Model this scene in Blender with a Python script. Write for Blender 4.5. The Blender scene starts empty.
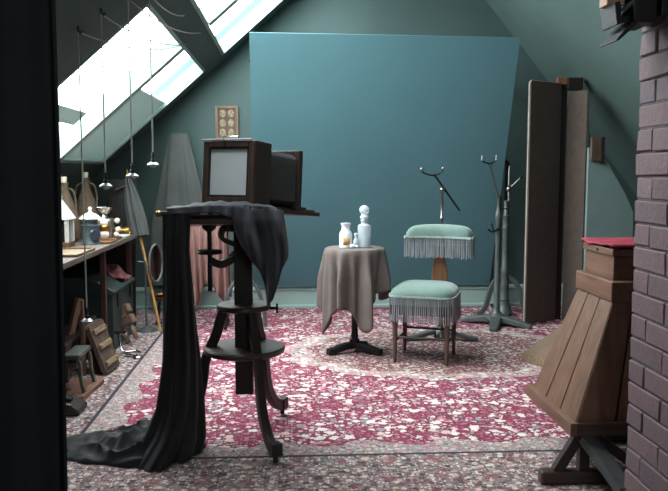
import bpy, bmesh, math, random
from mathutils import Vector, Matrix, noise
random.seed(11)
S = bpy.context.scene
COL = S.collection
PI = math.pi

# ------------------------------------------------------------------ camera
FPX = 760.0
cd = bpy.data.cameras.new('camera')
cd.sensor_fit = 'HORIZONTAL'; cd.sensor_width = 36.0
cd.lens = 36.0 * FPX / 668.0
cd.clip_start = 0.05
cam = bpy.data.objects.new('camera', cd); COL.objects.link(cam)
cam.location = (0, 0, 1.22)
cam.rotation_euler = (PI/2 - math.atan(73.5/FPX), 0, -math.atan(44/FPX))
S.camera = cam

# ------------------------------------------------------------------ sky and view
W = bpy.data.worlds.new('overcast_sky'); S.world = W
W.use_nodes = True
bgn = W.node_tree.nodes['Background']
bgn.inputs['Color'].default_value = (0.93, 0.97, 1.0, 1)
bgn.inputs['Strength'].default_value = 9.0
S.view_settings.view_transform = 'Standard'
S.view_settings.look = 'None'
S.view_settings.gamma = 1.0
S.view_settings.use_curve_mapping = False
S.view_settings.exposure = 1.0
S.cycles.use_denoising = True
S.cycles.max_bounces = 10
S.cycles.diffuse_bounces = 6
S.cycles.transparent_max_bounces = 12

# left roof slope plane: z = LZ + LK * x
LZ, LK = 2.69, 0.891
SL = math.atan(LK)
SKY_Y0, SKY_YM, SKY_Y1 = 3.93, 5.17, 6.48
NEAR_Y0, NEAR_YM, NEAR_Y1 = 2.60, 3.15, 3.72  # extent of the added skylight, out of view
def portal(x0, x1, y0, y1):
    l = bpy.data.lights.new('sky_portal', 'AREA'); l.shape = 'RECTANGLE'
    l.size = (x1-x0)/math.cos(SL); l.size_y = y1-y0
    l.cycles.is_portal = True
    o = bpy.data.objects.new('sky_portal', l); COL.objects.link(o)
    xm = (x0+x1)/2; n = Vector((-LK, 0, 1)).normalized()
    o.location = Vector((xm, (y0+y1)/2, LZ+LK*xm)) + n*0.17
    o.rotation_euler = (0, -SL, 0)
portal(-1.57, -0.70, SKY_Y0, SKY_Y1)
portal(-0.56, 0.30, SKY_Y0, SKY_Y1)
portal(-0.56, 0.30, NEAR_Y0, NEAR_Y1)  # portal of the added near skylight
lf = bpy.data.lights.new('sky_portal', 'AREA'); lf.shape = 'RECTANGLE'; lf.size = .7; lf.size_y = .8; lf.cycles.is_portal = True  # portal of the added window behind the viewer
of = bpy.data.objects.new('sky_portal', lf); COL.objects.link(of); of.location = (.70, -1.43, 1.7); of.rotation_euler = (PI/2, 0, 0)

# ------------------------------------------------------------------ materials
def lin(r, g=None, b=None):
    if g is None: r, g, b = r
    f = lambda c: (c/255/12.92 if c/255 <= 0.04045 else ((c/255+0.055)/1.055)**2.4)
    return (f(r), f(g), f(b), 1)
MATS = {}
class NG:
    """tiny node graph helper"""
    def __init__(s, m):
        m.use_nodes = True; s.t = m.node_tree; s.n = s.t.nodes; s.l = s.t.links
        s.bsdf = s.n['Principled BSDF']
    def node(s, typ, **kw):
        nd = s.n.new(typ)
        for k, v in kw.items():
            if k in ('op', 'operation'): nd.operation = v
            elif hasattr(nd, k): setattr(nd, k, v)
        return nd
    def put(s, inp, v):
        if hasattr(v, 'links') or hasattr(v, 'is_output'): s.l.new(v, inp)
        else: inp.default_value = v
    def math(s, op, a, b=0.0, c=None):
        nd = s.node('ShaderNodeMath', operation=op); s.put(nd.inputs[0], a); s.put(nd.inputs[1], b)
        if c is not None: s.put(nd.inputs[2], c)
        return nd.outputs[0]
    def mix(s, f, a, b):
        nd = s.n.new('ShaderNodeMix'); nd.data_type = 'RGBA'; nd.clamp_factor = True
        s.put(nd.inputs[0], f); s.put(nd.inputs[6], a); s.put(nd.inputs[7], b)
        return nd.outputs[2]
    def ramp(s, f, stops, const=False):
        nd = s.n.new('ShaderNodeValToRGB'); cr = nd.color_ramp
        cr.interpolation = 'CONSTANT' if const else 'LINEAR'
        while len(cr.elements) < len(stops): cr.elements.new(0.5)
        for e, (p, c) in zip(cr.elements, stops): e.position = p; e.color = c
        s.put(nd.inputs[0], f); return nd.outputs[0]
    def coord(s, scale=(1,1,1), rot=(0,0,0), kind='Object'):
        tc = s.n.new('ShaderNodeTexCoord'); mp = s.n.new('ShaderNodeMapping')
        mp.inputs['Scale'].default_value = scale; mp.inputs['Rotation'].default_value = rot
        s.l.new(tc.outputs[kind], mp.inputs[0]); return mp.outputs[0]
    def noise(s, v, scale, detail=3, rough=.55):
        nd = s.n.new('ShaderNodeTexNoise'); s.l.new(v, nd.inputs['Vector'])
        nd.inputs['Scale'].default_value = scale; nd.inputs['Detail'].default_value = detail
        nd.inputs['Roughness'].default_value = rough; return nd.outputs['Fac']
    def voro(s, v, scale, rnd=1.0):
        nd = s.n.new('ShaderNodeTexVoronoi'); s.l.new(v, nd.inputs['Vector'])
        nd.inputs['Scale'].default_value = scale; nd.inputs['Randomness'].default_value = rnd
        return nd.outputs['Distance'], nd.outputs['Color']
    def bump(s, h, strength=.3, dist=.01):
        nd = s.n.new('ShaderNodeBump'); nd.inputs['Strength'].default_value = strength
        nd.inputs['Distance'].default_value = dist; s.put(nd.inputs['Height'], h)
        s.l.new(nd.outputs[0], s.bsdf.inputs['Normal'])
def M(name, rgb, rough=.7, metal=0.0, var=.15, scale=6, bump=0.0, bscale=60, stretch=(1,1,1), spec=None, sheen=0, rot=(0,0,0)):
    """plain material with soft procedural variation of tone and fine relief"""
    if name in MATS: return MATS[name]
    m = bpy.data.materials.new(name); g = NG(m); b = g.bsdf
    c = lin(rgb); v = g.coord(stretch, rot)
    d = tuple(x*(1-var) for x in c[:3])+(1,); e = tuple(min(1, x*(1+var)) for x in c[:3])+(1,)
    n = g.noise(v, scale, 4)
    g.put(b.inputs['Base Color'], g.ramp(n, [(.3, d), (.7, e)]))
    b.inputs['Roughness'].default_value = rough; b.inputs['Metallic'].default_value = metal
    if spec is not None: b.inputs['Specular IOR Level'].default_value = spec
    if sheen: b.inputs['Sheen Weight'].default_value = sheen
    if bump: g.bump(g.noise(v, bscale, 3), bump, .004)
    MATS[name] = m; return m
def wood(name, rgb, rough=.5, axis=2, k=.35):
    st = [9, 9, 9]; st[axis] = .8
    return M(name, rgb, rough, 0, k, 5, .15, 30, tuple(st))

wall_m = M('painted_wall', (68, 87, 85), .8, 0, .10, 1.6, .08, 25)
slope_m = M('painted_slope', (78, 98, 94), .75, 0, .10, 1.3, .1, 18)
base_m = M('painted_baseboard', (150, 172, 166), .55, 0, .06, 3)
floor_m = wood('floor_boards', (58, 46, 38), .5, 1)
mortar_m = M('mortar', (84, 76, 78), .9, 0, .35, 20, .3, 80)
black_iron = M('black_iron', (20, 20, 22), .5, .3, .2, 20)
grey_iron = M('grey_iron', (92, 98, 98), .45, .35, .25, 12)
steel = M('bright_steel', (150, 148, 146), .32, 1, .15, 15)
brass = M('brass', (176, 140, 78), .3, 1, .2, 15)
chrome = M('chrome', (210, 205, 200), .15, 1, .05, 10)
dark_wood = wood('dark_stained_wood', (40, 28, 22), .42)
brown_wood = wood('brown_wood', (120, 80, 52), .5)
dark_woodx = wood('dark_stained_wood_x', (66, 50, 42), .4, 0)
pale_wood = wood('pale_wood', (140, 118, 94), .6, 0)
camera_wood = wood('camera_wood', (58, 42, 36), .4, 2)
frame_wood = wood('frame_wood', (110, 88, 70), .5)
screen_wood = wood('screen_frame_wood', (84, 66, 56), .5)
velvet = M('green_velvet', (102, 126, 117), .8, 0, .12, 9, .1, 200, sheen=.4)
fringe_m = M('fringe_thread', (132, 134, 138), .85, 0, .6, 4, 0, 60, (34, 34, .25))
fringe_lace = M('fringe_lace', (150, 166, 160), .85, 0, .3, 90, .4, 120)
black_cloth = M('black_cloth', (15, 15, 18), .75, 0, .25, 8, .1, 150, sheen=.08)
slate_cloth = M('slate_cloth', (34, 34, 41), .8, 0, .2, 8, .1, 150, sheen=.25)
taupe_cloth = M('taupe_cloth', (108, 97, 92), .85, 0, .08, 12, .15, 260)
grey_cloth = M('grey_cloth', (86, 88, 86), .9, 0, .12, 6, .1, 120)
pink_cloth = M('pink_cloth', (148, 112, 104), .85, 0, .1, 7, .1, 160)
curtain_m = M('curtain_cloth', (40, 40, 44), .9, 0, .15, 5, .1, 150)
backdrop_m = M('backdrop_canvas', (80, 119, 126), .85, 0, .05, 1.2, .05, 120)
screen_cloth = M('screen_cloth', (88, 75, 68), .9, 0, .12, 20, .25, 220)
screen_edge = M('screen_edging', (176, 170, 160), .8)
ground_glass = M('ground_glass', (226, 230, 230), .45, 0, .04, 5)
leather = M('bellows_leather', (44, 40, 40), .5, 0, .2, 20)
white_enamel = M('white_enamel', (226, 224, 216), .35, 0, .06, 10)
grey_enamel = M('blue_grey_tin', (96, 112, 116), .4, .2, .15, 12)
wicker = M('wicker', (86, 68, 50), .8, 0, .4, 40, .6, 90, (1,1,3))
cork = M('cork', (206, 196, 170), .9)
green_paint = M('dark_green_paint', (40, 56, 54), .55, 0, .12, 8)
panel_green = M('panel_green_paint', (112, 132, 130), .7, 0, .08, 5)
red_cloth = M('red_cloth', (150, 44, 62), .85, 0, .3, 18)
amber = M('amber_label', (196, 150, 96), .7)
milk_glass = M('milk_glass', (236, 238, 240), .12, 0, .02, 5)
cord_m = M('cord', (176, 172, 166), .8)
blind_m = None
def shader_mix(name, build):
    m = bpy.data.materials.new(name); g = NG(m); build(g); MATS[name] = m; return m
def _pane(g):
    out = g.n['Material Output']; tr = g.n.new('ShaderNodeBsdfTransparent'); gl = g.n.new('ShaderNodeBsdfGlossy')
    tr.inputs[0].default_value = (.93, .96, .96, 1); gl.inputs['Roughness'].default_value = .05
    mx = g.n.new('ShaderNodeMixShader'); mx.inputs[0].default_value = .06
    g.l.new(tr.outputs[0], mx.inputs[1]); g.l.new(gl.outputs[0], mx.inputs[2]); g.l.new(mx.outputs[0], out.inputs[0])
pane_m = shader_mix('window_glass', _pane)
def _blind(g):
    out = g.n['Material Output']; tr = g.n.new('ShaderNodeBsdfTranslucent')
    tr.inputs[0].default_value = (.10, .115, .11, 1)
    g.bsdf.inputs['Base Color'].default_value = lin(150, 162, 156); g.bsdf.inputs['Roughness'].default_value = .9
    mx = g.n.new('ShaderNodeAddShader')
    g.l.new(tr.outputs[0], mx.inputs[0]); g.l.new(g.bsdf.outputs[0], mx.inputs[1]); g.l.new(mx.outputs[0], out.inputs[0])
blind_m = shader_mix('linen_blind', _blind)
def _clear(g):
    out = g.n['Material Output']; tr = g.n.new('ShaderNodeBsdfTransparent')
    tr.inputs[0].default_value = (.9, .95, .96, 1)
    g.bsdf.inputs['Base Color'].default_value = lin(225, 232, 236); g.bsdf.inputs['Roughness'].default_value = .08
    mx = g.n.new('ShaderNodeMixShader'); mx.inputs[0].default_value = .55
    g.l.new(tr.outputs[0], mx.inputs[1]); g.l.new(g.bsdf.outputs[0], mx.inputs[2]); g.l.new(mx.outputs[0], out.inputs[0])
clear_glass = shader_mix('frosted_glass', _clear)
def _brick(g):
    v = g.coord((1,1,1)); oi = g.n.new('ShaderNodeObjectInfo')
    n = g.noise(v, 14, 4); r = oi.outputs['Random']
    c = g.ramp(r, [(0, lin(112, 84, 86)), (.4, lin(128, 96, 98)), (.75, lin(104, 82, 88)), (1, lin(134, 104, 104))])
    c2 = g.mix(g.math('MULTIPLY', n, .7), c, lin(86, 80, 86))
    g.put(g.bsdf.inputs['Base Color'], c2); g.bsdf.inputs['Roughness'].default_value = .75
    g.bump(g.noise(v, 60, 4), .5, .006)
brick_m = shader_mix('old_brick', _brick)
def _rug(g):
    v = g.coord(); sp = g.n.new('ShaderNodeSeparateXYZ'); g.l.new(v, sp.inputs[0])
    x, y = sp.outputs[0], sp.outputs[1]
    ma = g.math
    cream, crim = lin(216, 204, 196), lin(130, 50, 75)
    pink, gry, drk, navy, rust = lin(190, 132, 144), lin(138, 138, 140), lin(82, 70, 72), lin(76, 76, 84), lin(126, 78, 80)
    # blossoms: voronoi cells, petal outline wobbled by noise
    wob = g.noise(v, 62, 3)
    d1, c1 = g.voro(v, 16); d2, c2 = g.voro(v, 33); d3, c3 = g.voro(v, 70)
    s1 = g.n.new('ShaderNodeSeparateColor'); g.l.new(c1, s1.inputs[0])
    s2 = g.n.new('ShaderNodeSeparateColor'); g.l.new(c2, s2.inputs[0])
    s3 = g.n.new('ShaderNodeSeparateColor'); g.l.new(c3, s3.inputs[0])
    big = ma('LESS_THAN', ma('ADD', d1, ma('MULTIPLY', wob, .5)), .62)
    mid = ma('LESS_THAN', ma('ADD', d2, ma('MULTIPLY', wob, .3)), .56)
    sml = ma('LESS_THAN', ma('ADD', d3, ma('MULTIPLY', wob, .3)), .56)
    low = g.noise(v, 3.2, 2); low2 = g.noise(v, 7.5, 1)
    d4, c4 = g.voro(v, 3.6, .45); d5, c5 = g.voro(v, 5.2, .25)
    ros = ma('MULTIPLY', ma('SINE', ma('MULTIPLY', d4, 16)), .085)
    dens = ma('GREATER_THAN', ma('ADD', ros, ma('ADD', ma('MULTIPLY', low, .75), ma('MULTIPLY', low2, .25))), .445)
    fl1 = g.ramp(s1.outputs[0], [(0, cream), (.45, lin(206, 176, 168)), (.62, gry), (.75, pink), (.88, cream)], True)
    fl2 = g.ramp(s2.outputs[0], [(0, cream), (.38, lin(196, 172, 164)), (.55, gry), (.72, drk), (.86, pink)], True)
    fl3 = g.ramp(s3.outputs[0], [(0, cream), (.3, gry), (.55, drk), (.75, crim), (.9, lin(206, 180, 170))], True)
    fld = g.mix(ma('MULTIPLY', sml, ma('ADD', .22, ma('MULTIPLY', dens, .45))), crim, fl3)
    fld = g.mix(ma('MULTIPLY', mid, ma('ADD', .28, ma('MULTIPLY', dens, .70))), fld, fl2)
    fld = g.mix(ma('MULTIPLY', big, ma('MULTIPLY', dens, ma('GREATER_THAN', s1.outputs[1], .22))), fld, fl1)
    cent = ma('LESS_THAN', d2, .13); fld = g.mix(ma('MULTIPLY', cent, .7), fld, lin(120, 58, 70))
    # medallion around the sitter's chair
    ex = ma('DIVIDE', ma('SUBTRACT', x, 1.0), 1.02); ey = ma('DIVIDE', ma('SUBTRACT', y, 5.05), .72)
    rr = ma('SQRT', ma('ADD', ma('MULTIPLY', ex, ex), ma('MULTIPLY', ey, ey)))
    an = ma('ARCTAN2', ey, ex)
    rr = ma('ADD', rr, ma('MULTIPLY', ma('SINE', ma('MULTIPLY', an, 12)), .035))
    med = g.mix(ma('MULTIPLY', sml, .9), lin(112, 88, 80), fl3)
    med = g.mix(mid, med, g.ramp(s2.outputs[1], [(0, cream), (.3, lin(140, 120, 104)), (.5, drk), (.65, rust), (.8, lin(186, 160, 140))], True))
    fld = g.mix(ma('MULTIPLY', ma('LESS_THAN', rr, .86), .62), fld, med)
    ring = ma('MULTIPLY', ma('GREATER_THAN', rr, .86), ma('LESS_THAN', rr, 1.02))
    fld = g.mix(ma('MULTIPLY', ring, .75), fld, g.mix(ma('MULTIPLY', big, .8), g.mix(mid, lin(176, 158, 150), fl2), fl1))
    # borders: distance outside the field rectangle
    dx = ma('SUBTRACT', ma('ABSOLUTE', ma('SUBTRACT', x, .95)), 1.78)
    dy = ma('SUBTRACT', ma('ABSOLUTE', ma('SUBTRACT', y, 5.05)), 1.76)
    d = ma('MAXIMUM', dx, dy)
    dw = ma('ADD', d, ma('MULTIPLY', ma('SINE', ma('MULTIPLY', ma('ADD', x, y), 16)), .035))
    bor = g.mix(sml, lin(140, 118, 116), fl3)
    bor = g.mix(mid, bor, g.ramp(s2.outputs[1], [(0, lin(206, 190, 178)), (.36, gry), (.5, navy), (.6, rust), (.76, lin(190, 168, 158)), (.93, drk)], True))
    bor = g.mix(ma('MULTIPLY', big, ma('GREATER_THAN', s1.outputs[2], .55)), bor, g.ramp(s1.outputs[1], [(0, rust), (.4, navy), (.6, lin(200, 176, 160)), (.8, lin(128, 84, 84))], True))
    rb = ma('ADD', d5, ma('MULTIPLY', wob, .10))
    bor = g.mix(ma('MULTIPLY', ma('LESS_THAN', ma('ABSOLUTE', ma('SUBTRACT', rb, .47)), .045), .45), bor, lin(70, 62, 66))
    bor = g.mix(ma('MULTIPLY', ma('LESS_THAN', rb, .24), .6), bor, lin(132, 84, 88))
    guard = g.mix(sml, lin(150, 134, 130), g.ramp(s3.outputs[1], [(0, lin(190, 176, 168)), (.45, gry), (.65, crim), (.85, drk)], True))
    guard = g.mix(mid, guard, g.ramp(s2.outputs[0], [(0, lin(190, 172, 164)), (.4, gry), (.6, pink), (.8, lin(150, 120, 122))], True))
    c = g.mix(ma('GREATER_THAN', dw, 0), fld, guard)
    c = g.mix(ma('GREATER_THAN', d, .13), c, lin(60, 56, 64))
    c = g.mix(ma('GREATER_THAN', d, .15), c, bor)
    c = g.mix(ma('GREATER_THAN', d, .62), c, lin(60, 56, 64))
    c = g.mix(ma('GREATER_THAN', d, .64), c, guard)
    g.put(g.bsdf.inputs['Base Color'], c); g.bsdf.inputs['Roughness'].default_value = .95
    g.bsdf.inputs['Specular IOR Level'].default_value = .2
    g.bump(g.noise(v, 240, 2), .5, .004)
rug_m = shader_mix('rug_weave', _rug)

# ------------------------------------------------------------------ helpers
TM = {}
def thing(name, label, cat, loc=(0,0,0), rot=(0,0,0), group=None):
    o = bpy.data.objects.new(name, None); COL.objects.link(o)
    o.empty_display_size = .1
    o.location = loc; o.rotation_euler = rot; o['label'] = label; o['category'] = cat
    if group: o['group'] = group
    TM[o.name] = Matrix.LocRotScale(Vector(loc), __import__('mathutils').Euler(rot), Vector((1,1,1)))
    return o
def tag(o, label, cat, group=None):
    o['label'] = label; o['category'] = cat
    if group: o['group'] = group
    return o
def struct(o): o['kind'] = 'structure'; return o
class B:
    """collects shapes into one bmesh"""
    def __init__(s): s.bm = bmesh.new()
    def box(s, x0, x1, y0, y1, z0, z1, m=None):
        vs = [Vector((x, y, z)) for z in (z0, z1) for y in (y0, y1) for x in (x0, x1)]
        return s.hexa(vs, m)
    def hexa(s, vs, m=None):
        v = [s.bm.verts.new(m @ Vector(p) if m else p) for p in vs]
        for f in ((0,2,3,1), (4,5,7,6), (0,1,5,4), (2,6,7,3), (0,4,6,2), (1,3,7,5)):
            s.bm.faces.new([v[i] for i in f])
        return s
    def prism(s, pts, off):
        a = [s.bm.verts.new(p) for p in pts]; off = Vector(off)
        b = [s.bm.verts.new(Vector(p)+off) for p in pts]; n = len(pts)
        s.bm.faces.new(a[::-1]); s.bm.faces.new(b)
        for i in range(n): s.bm.faces.new([a[i], a[(i+1)%n], b[(i+1)%n], b[i]])
        return s
    def rings(s, rings, closed=True, cap=True):
        """skin a list of point rings"""
        vv = [[s.bm.verts.new(p) for p in r] for r in rings]; n = len(rings[0])
        for a, b in zip(vv, vv[1:]):
            for i in range(n if closed else n-1):
                j = (i+1) % n
                s.bm.faces.new([a[i], a[j], b[j], b[i]])
        if cap and closed and n > 2:
            s.bm.faces.new(vv[0][::-1]); s.bm.faces.new(vv[-1])
        return s
    def lathe(s, prof, c=(0,0,0), n=20, m=None, axis='Z'):
        R = []
        for r, z in prof:
            ring = []
            for i in range(n):
                a = 2*PI*i/n; p = Vector((max(r, .0004)*math.cos(a), max(r, .0004)*math.sin(a), z))
                if axis == 'X': p = Vector((p.z, p.x, p.y))
                if axis == 'Y': p = Vector((p.y, p.z, p.x))
                p = (m @ p) if m else p
                ring.append(p + Vector(c))
            R.append(ring)
        return s.rings(R)
    def tube(s, pts, r, n=8, sq=None):
        """swept tube; r number or list; sq=(w,h) gives a rectangular section"""
        pts = [Vector(p) for p in pts]; R = []; up = Vector((0, 0, 1)); prev = None
        for i, p in enumerate(pts):
            t = (pts[min(i+1, len(pts)-1)] - pts[max(i-1, 0)]).normalized()
            if prev is None:
                a = t.cross(up) if abs(t.z) < .95 else t.cross(Vector((0, 1, 0)))
            else:
                a = prev - t*prev.dot(t)
            a.normalize(); prev = a; b = t.cross(a).normalized()
            if sq:
                w, h = sq if not isinstance(sq[0], (list, tuple)) else sq[i]
                R.append([p+a*w/2*i1+b*h/2*j1 for i1, j1 in ((-1,-1), (1,-1), (1,1), (-1,1))])
            else:
                rr = r[i] if isinstance(r, (list, tuple)) else r
                R.append([p+(a*math.cos(2*PI*k/n)+b*math.sin(2*PI*k/n))*rr for k in range(n)])
        return s.rings(R)
    def ball(s, c, r, sc=(1,1,1), n=10):
        pr = [(r*math.sin(PI*i/n), -r*math.cos(PI*i/n)) for i in range(n+1)]
        return s.lathe([(q, z*sc[2]) for q, z in pr], c, 14, Matrix.Diagonal((sc[0], sc[1], 1)).to_3x3())
    def grid(s, f, nu, nv):
        vv = [[s.bm.verts.new(f(i/nu, j/nv)) for j in range(nv+1)] for i in range(nu+1)]
        for i in range(nu):
            for j in range(nv):
                s.bm.faces.new([vv[i][j], vv[i+1][j], vv[i+1][j+1], vv[i][j+1]])
        return s
    def build(s, name, mat, parent=None, smooth=False, world=False, bevel=0, solid=0, sub=0):
        bmesh.ops.recalc_face_normals(s.bm, faces=s.bm.faces)
        me = bpy.data.meshes.new(name)
        if world and parent is not None:
            r = parent
            while r.parent: r = r.parent
            if r.name in TM: s.bm.transform(TM[r.name].inverted())
        s.bm.to_mesh(me); s.bm.free()
        me.materials.append(mat)
        if smooth:
            me.polygons.foreach_set('use_smooth', [True]*len(me.polygons))
            try: me.set_sharp_from_angle(angle=math.radians(45))
            except Exception: pass
        o = bpy.data.objects.new(name, me); COL.objects.link(o)
        if parent is not None: o.parent = parent
        if solid:
            md = o.modifiers.new('thickness', 'SOLIDIFY'); md.thickness = solid; md.offset = 0
        if sub:
            md = o.modifiers.new('smooth', 'SUBSURF'); md.levels = sub; md.render_levels = sub
        if bevel:
            md = o.modifiers.new('bevel', 'BEVEL'); md.width = bevel; md.segments = 2; md.limit_method = 'ANGLE'
        return o
def bx(name, mat, parent, x0, x1, y0, y1, z0, z1, bevel=.003, world=False):
    return B().box(x0, x1, y0, y1, z0, z1).build(name, mat, parent, world=world, bevel=bevel)
def copy_tree(root, loc, rot=None, label=None):
    r = root.copy(); COL.objects.link(r); r.location = loc
    if rot is not None: r.rotation_euler = rot
    if label: r['label'] = label
    for ch in [c for c in bpy.data.objects if c.parent == root]:
        c = ch.copy(); COL.objects.link(c); c.parent = r
        for gch in [q for q in bpy.data.objects if q.parent == ch]:
            d = gch.copy(); COL.objects.link(d); d.parent = c
    return r
def smooth_path(pts, n=6):
    """Catmull-Rom through points"""
    P = [Vector(p) for p in pts]; out = []
    for i in range(len(P)-1):
        p0, p1, p2, p3 = P[max(i-1, 0)], P[i], P[i+1], P[min(i+2, len(P)-1)]
        for k in range(n):
            t = k/n
            out.append(.5*((2*p1)+(p2-p0)*t+(2*p0-5*p1+4*p2-p3)*t*t+(3*p1-p0-3*p2+p3)*t**3))
    out.append(P[-1]); return out
def lerp(tab, t):
    for (a, va), (b, vb) in zip(tab, tab[1:]):
        if t <= b:
            k = 0 if b == a else max(0, (t-a)/(b-a)); return va+(vb-va)*k
    return tab[-1][1]
ZR = 0.012      # rug surface
YB = 6.75       # back wall
XL = -1.75      # left knee wall
XR = 3.30       # right knee wall
YF = -1.30      # wall behind the viewer
ZC = 3.10       # flat collar ceiling

# ------------------------------------------------------------------ room shell
struct(B().box(XL-.15, XR+.15, YF-.15, YB+.15, -.12, 0).build('floor', floor_m))
GABLE = [(XL-.10, 0), (XR+.10, 0), (XR+.10, 4.784-1.2*XR), (1.40, ZC+.06), (.44, ZC+.06), (XL-.10, LZ+LK*XL)]
struct(B().prism([(x, YB, z) for x, z in GABLE], (0, .12, 0)).build('wall_back', wall_m))
b = B(); yf = YF-.12
b.prism([(XL-.10, yf, 0), (.35, yf, 0), (.35, yf, LZ+.35*LK+.03), (XL-.10, yf, LZ+LK*XL)], (0, .12, 0))
b.prism([(1.05, yf, 0), (XR+.10, yf, 0), (XR+.10, yf, 4.784-1.2*XR), (1.40, yf, ZC+.06), (1.05, yf, ZC+.06)], (0, .12, 0))
b.box(.35, 1.05, yf, YF, 0, 1.3)
b.prism([(.35, yf, 2.1), (1.05, yf, 2.1), (1.05, yf, ZC+.06), (.44, yf, ZC+.06), (.35, yf, LZ+.35*LK+.03)], (0, .12, 0))
struct(b.build('wall_front', wall_m))
w4 = struct(bpy.data.objects.new('fill_window', None)); COL.objects.link(w4); w4.location = (.70, YF-.06, 1.3); TM[w4.name] = Matrix.Translation(w4.location)  # unseen window added behind the viewer as soft frontal fill
for xa in (.35, .68, 1.01): B().box(xa, xa+.04, YF-.10, YF-.03, 1.3, 2.1).build('sash_stile', base_m, w4, world=True)
for za in (1.3, 1.68, 2.06):
    for xa, xb in ((.39, .68), (.72, 1.01)): B().box(xa, xb, YF-.10, YF-.03, za, za+.04).build('sash_rail', base_m, w4, world=True)
for xa, xb in ((.39, .68), (.72, 1.01)):
    for za, zb_ in ((1.34, 1.68), (1.72, 2.06)): B().box(xa, xb, YF-.07, YF-.066, za, zb_).build('pane', pane_m, w4, world=True)
struct(B().box(XL-.14, XL, YF, YB, 0, LZ+LK*XL+.02).build('wall_left', wall_m))
struct(B().box(XR, XR+.14, YF, YB, 0, 4.784-1.2*XR+.05).build('wall_right', wall_m))
nL = Vector((-LK, 0, 1)).normalized()*.15
def lp(x, y): return Vector((x, y, LZ+LK*x))
xs = [XL-.02, -1.57, -.70, -.56, .30, (ZC-LZ)/LK+.1]
ys = [YF, NEAR_Y0, NEAR_Y1, SKY_Y0, SKY_Y1, YB]
b = B()
for i in range(len(xs)-1):
    for j in range(len(ys)-1):
        if (j == 3 and i in (1, 3)) or (j == 1 and i == 3): continue
        q = [lp(xs[i], ys[j]), lp(xs[i+1], ys[j]), lp(xs[i+1], ys[j+1]), lp(xs[i], ys[j+1])]
        b.prism(q, nL)
struct(b.build('ceiling', slope_m))
nR = Vector((1.2, 0, 1)).normalized()*.12
rp = lambda x, y: Vector((x, y, 4.784-1.2*x))
struct(B().prism([rp(1.36, YF), rp(XR+.05, YF), rp(XR+.05, YB), rp(1.36, YB)], nR).build('ceiling', slope_m))
struct(B().box(.40, 1.52, YF, YB, ZC, ZC+.12).build('ceiling', slope_m))
bb = struct(B().box(XL, XR, YB-.025, YB, 0, .17).build('baseboard_back', base_m, bevel=.004))
B().prism([(XL, YB-.036, .17), (XL, YB-.036, .178), (XL, YB-.022, .198), (XL, YB, .204), (XL, YB, .17)], (XR-XL, 0, 0)).build('moulding', base_m, bb)
B().prism([(XL, YB-.045, 0), (XL, YB-.045, .03), (XL, YB-.02, .045), (XL, YB, .045), (XL, YB, 0)], (XR-XL, 0, 0)).build('moulding', base_m, bb)

# skylights: frame, muntin, two panes, blinds
def sbox(x0, x1, y0, y1, n0, n1, bld=None):
    n = nL.normalized(); bld = bld or B()
    pts = [lp(x, y)+n*k for k in (n0, n1) for y in (y0, y1) for x in (x0, x1)]
    return bld.hexa(pts)
def skylight(name, x0, x1, y0, ym, y1):
    w = struct(bpy.data.objects.new(name, None)); COL.objects.link(w); w.location = lp((x0+x1)/2, y0)
    TM[w.name] = Matrix.Translation(w.location)
    f = .026
    sbox(x0, x1, y0, y0+f, -.01, .09).build('frame_rail', base_m, w, world=True)
    sbox(x0, x1, y1-f, y1, -.01, .09).build('frame_rail', base_m, w, world=True)
    sbox(x0, x0+f*.7, y0+f, y1-f, -.01, .09).build('frame_rail', base_m, w, world=True)
    sbox(x1-f*.7, x1, y0+f, y1-f, -.01, .09).build('frame_rail', base_m, w, world=True)
    sbox(x0+f*.7, x1-f*.7, ym-.05, ym+.05, -.03, .09).build('muntin', base_m, w, world=True)
    for a, c in ((y0+f, ym-.05), (ym+.05, y1-f)):
        sbox(x0+f*.7, x1-f*.7, a, c, .040, .046).build('pane', pane_m, w, world=True)
    return w
w1 = skylight('window_1', -1.57, -.70, SKY_Y0, SKY_YM, SKY_Y1)
w2 = skylight('window_2', -.56, .30, SKY_Y0, SKY_YM, SKY_Y1)
w3 = skylight('fill_skylight', -.56, .30, NEAR_Y0, NEAR_YM, NEAR_Y1)  # added above the view to brighten the foreground and bricks
sbox(-1.55, -1.02, SKY_YM+.10, SKY_Y1-.03, .012, .018).build('blind', blind_m, w1, world=True)
sbox(-1.335, -1.25, SKY_Y0+.03, SKY_YM-.30, .012, .018).build('blind', blind_m, w1, world=True)

# brick chimney breast
CX, CY0, CY1 = 1.128, .90, 2.43
ch = struct(bpy.data.objects.new('wall_chimney', None)); COL.objects.link(ch); ch.location = (CX, CY1, 0)
TM[ch.name] = Matrix.Translation(ch.location)
ztop = 2.90
B().box(CX+.005, 1.75, CY0, CY1-.008, 0, ztop).build('mortar_core', mortar_m, ch, world=True)
def brick_mesh(ly, seed):
    random.seed(seed); bm = bmesh.new()
    bmesh.ops.create_cube(bm, size=1)
    for v in bm.verts:
        v.co = Vector((v.co.x*.10, v.co.y*ly, v.co.z*.0685)) + Vector([random.uniform(-.0022, .0022) for _ in range(3)])
    bmesh.ops.bevel(bm, geom=bm.edges[:], offset=.0035, segments=1, affect='EDGES')
    me = bpy.data.meshes.new('brick'); bm.to_mesh(me); bm.free(); me.materials.append(brick_m); return me
full = [brick_mesh(.217, k) for k in range(4)]; half = [brick_mesh(.105, 9+k) for k in range(3)]
random.seed(4)
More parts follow.
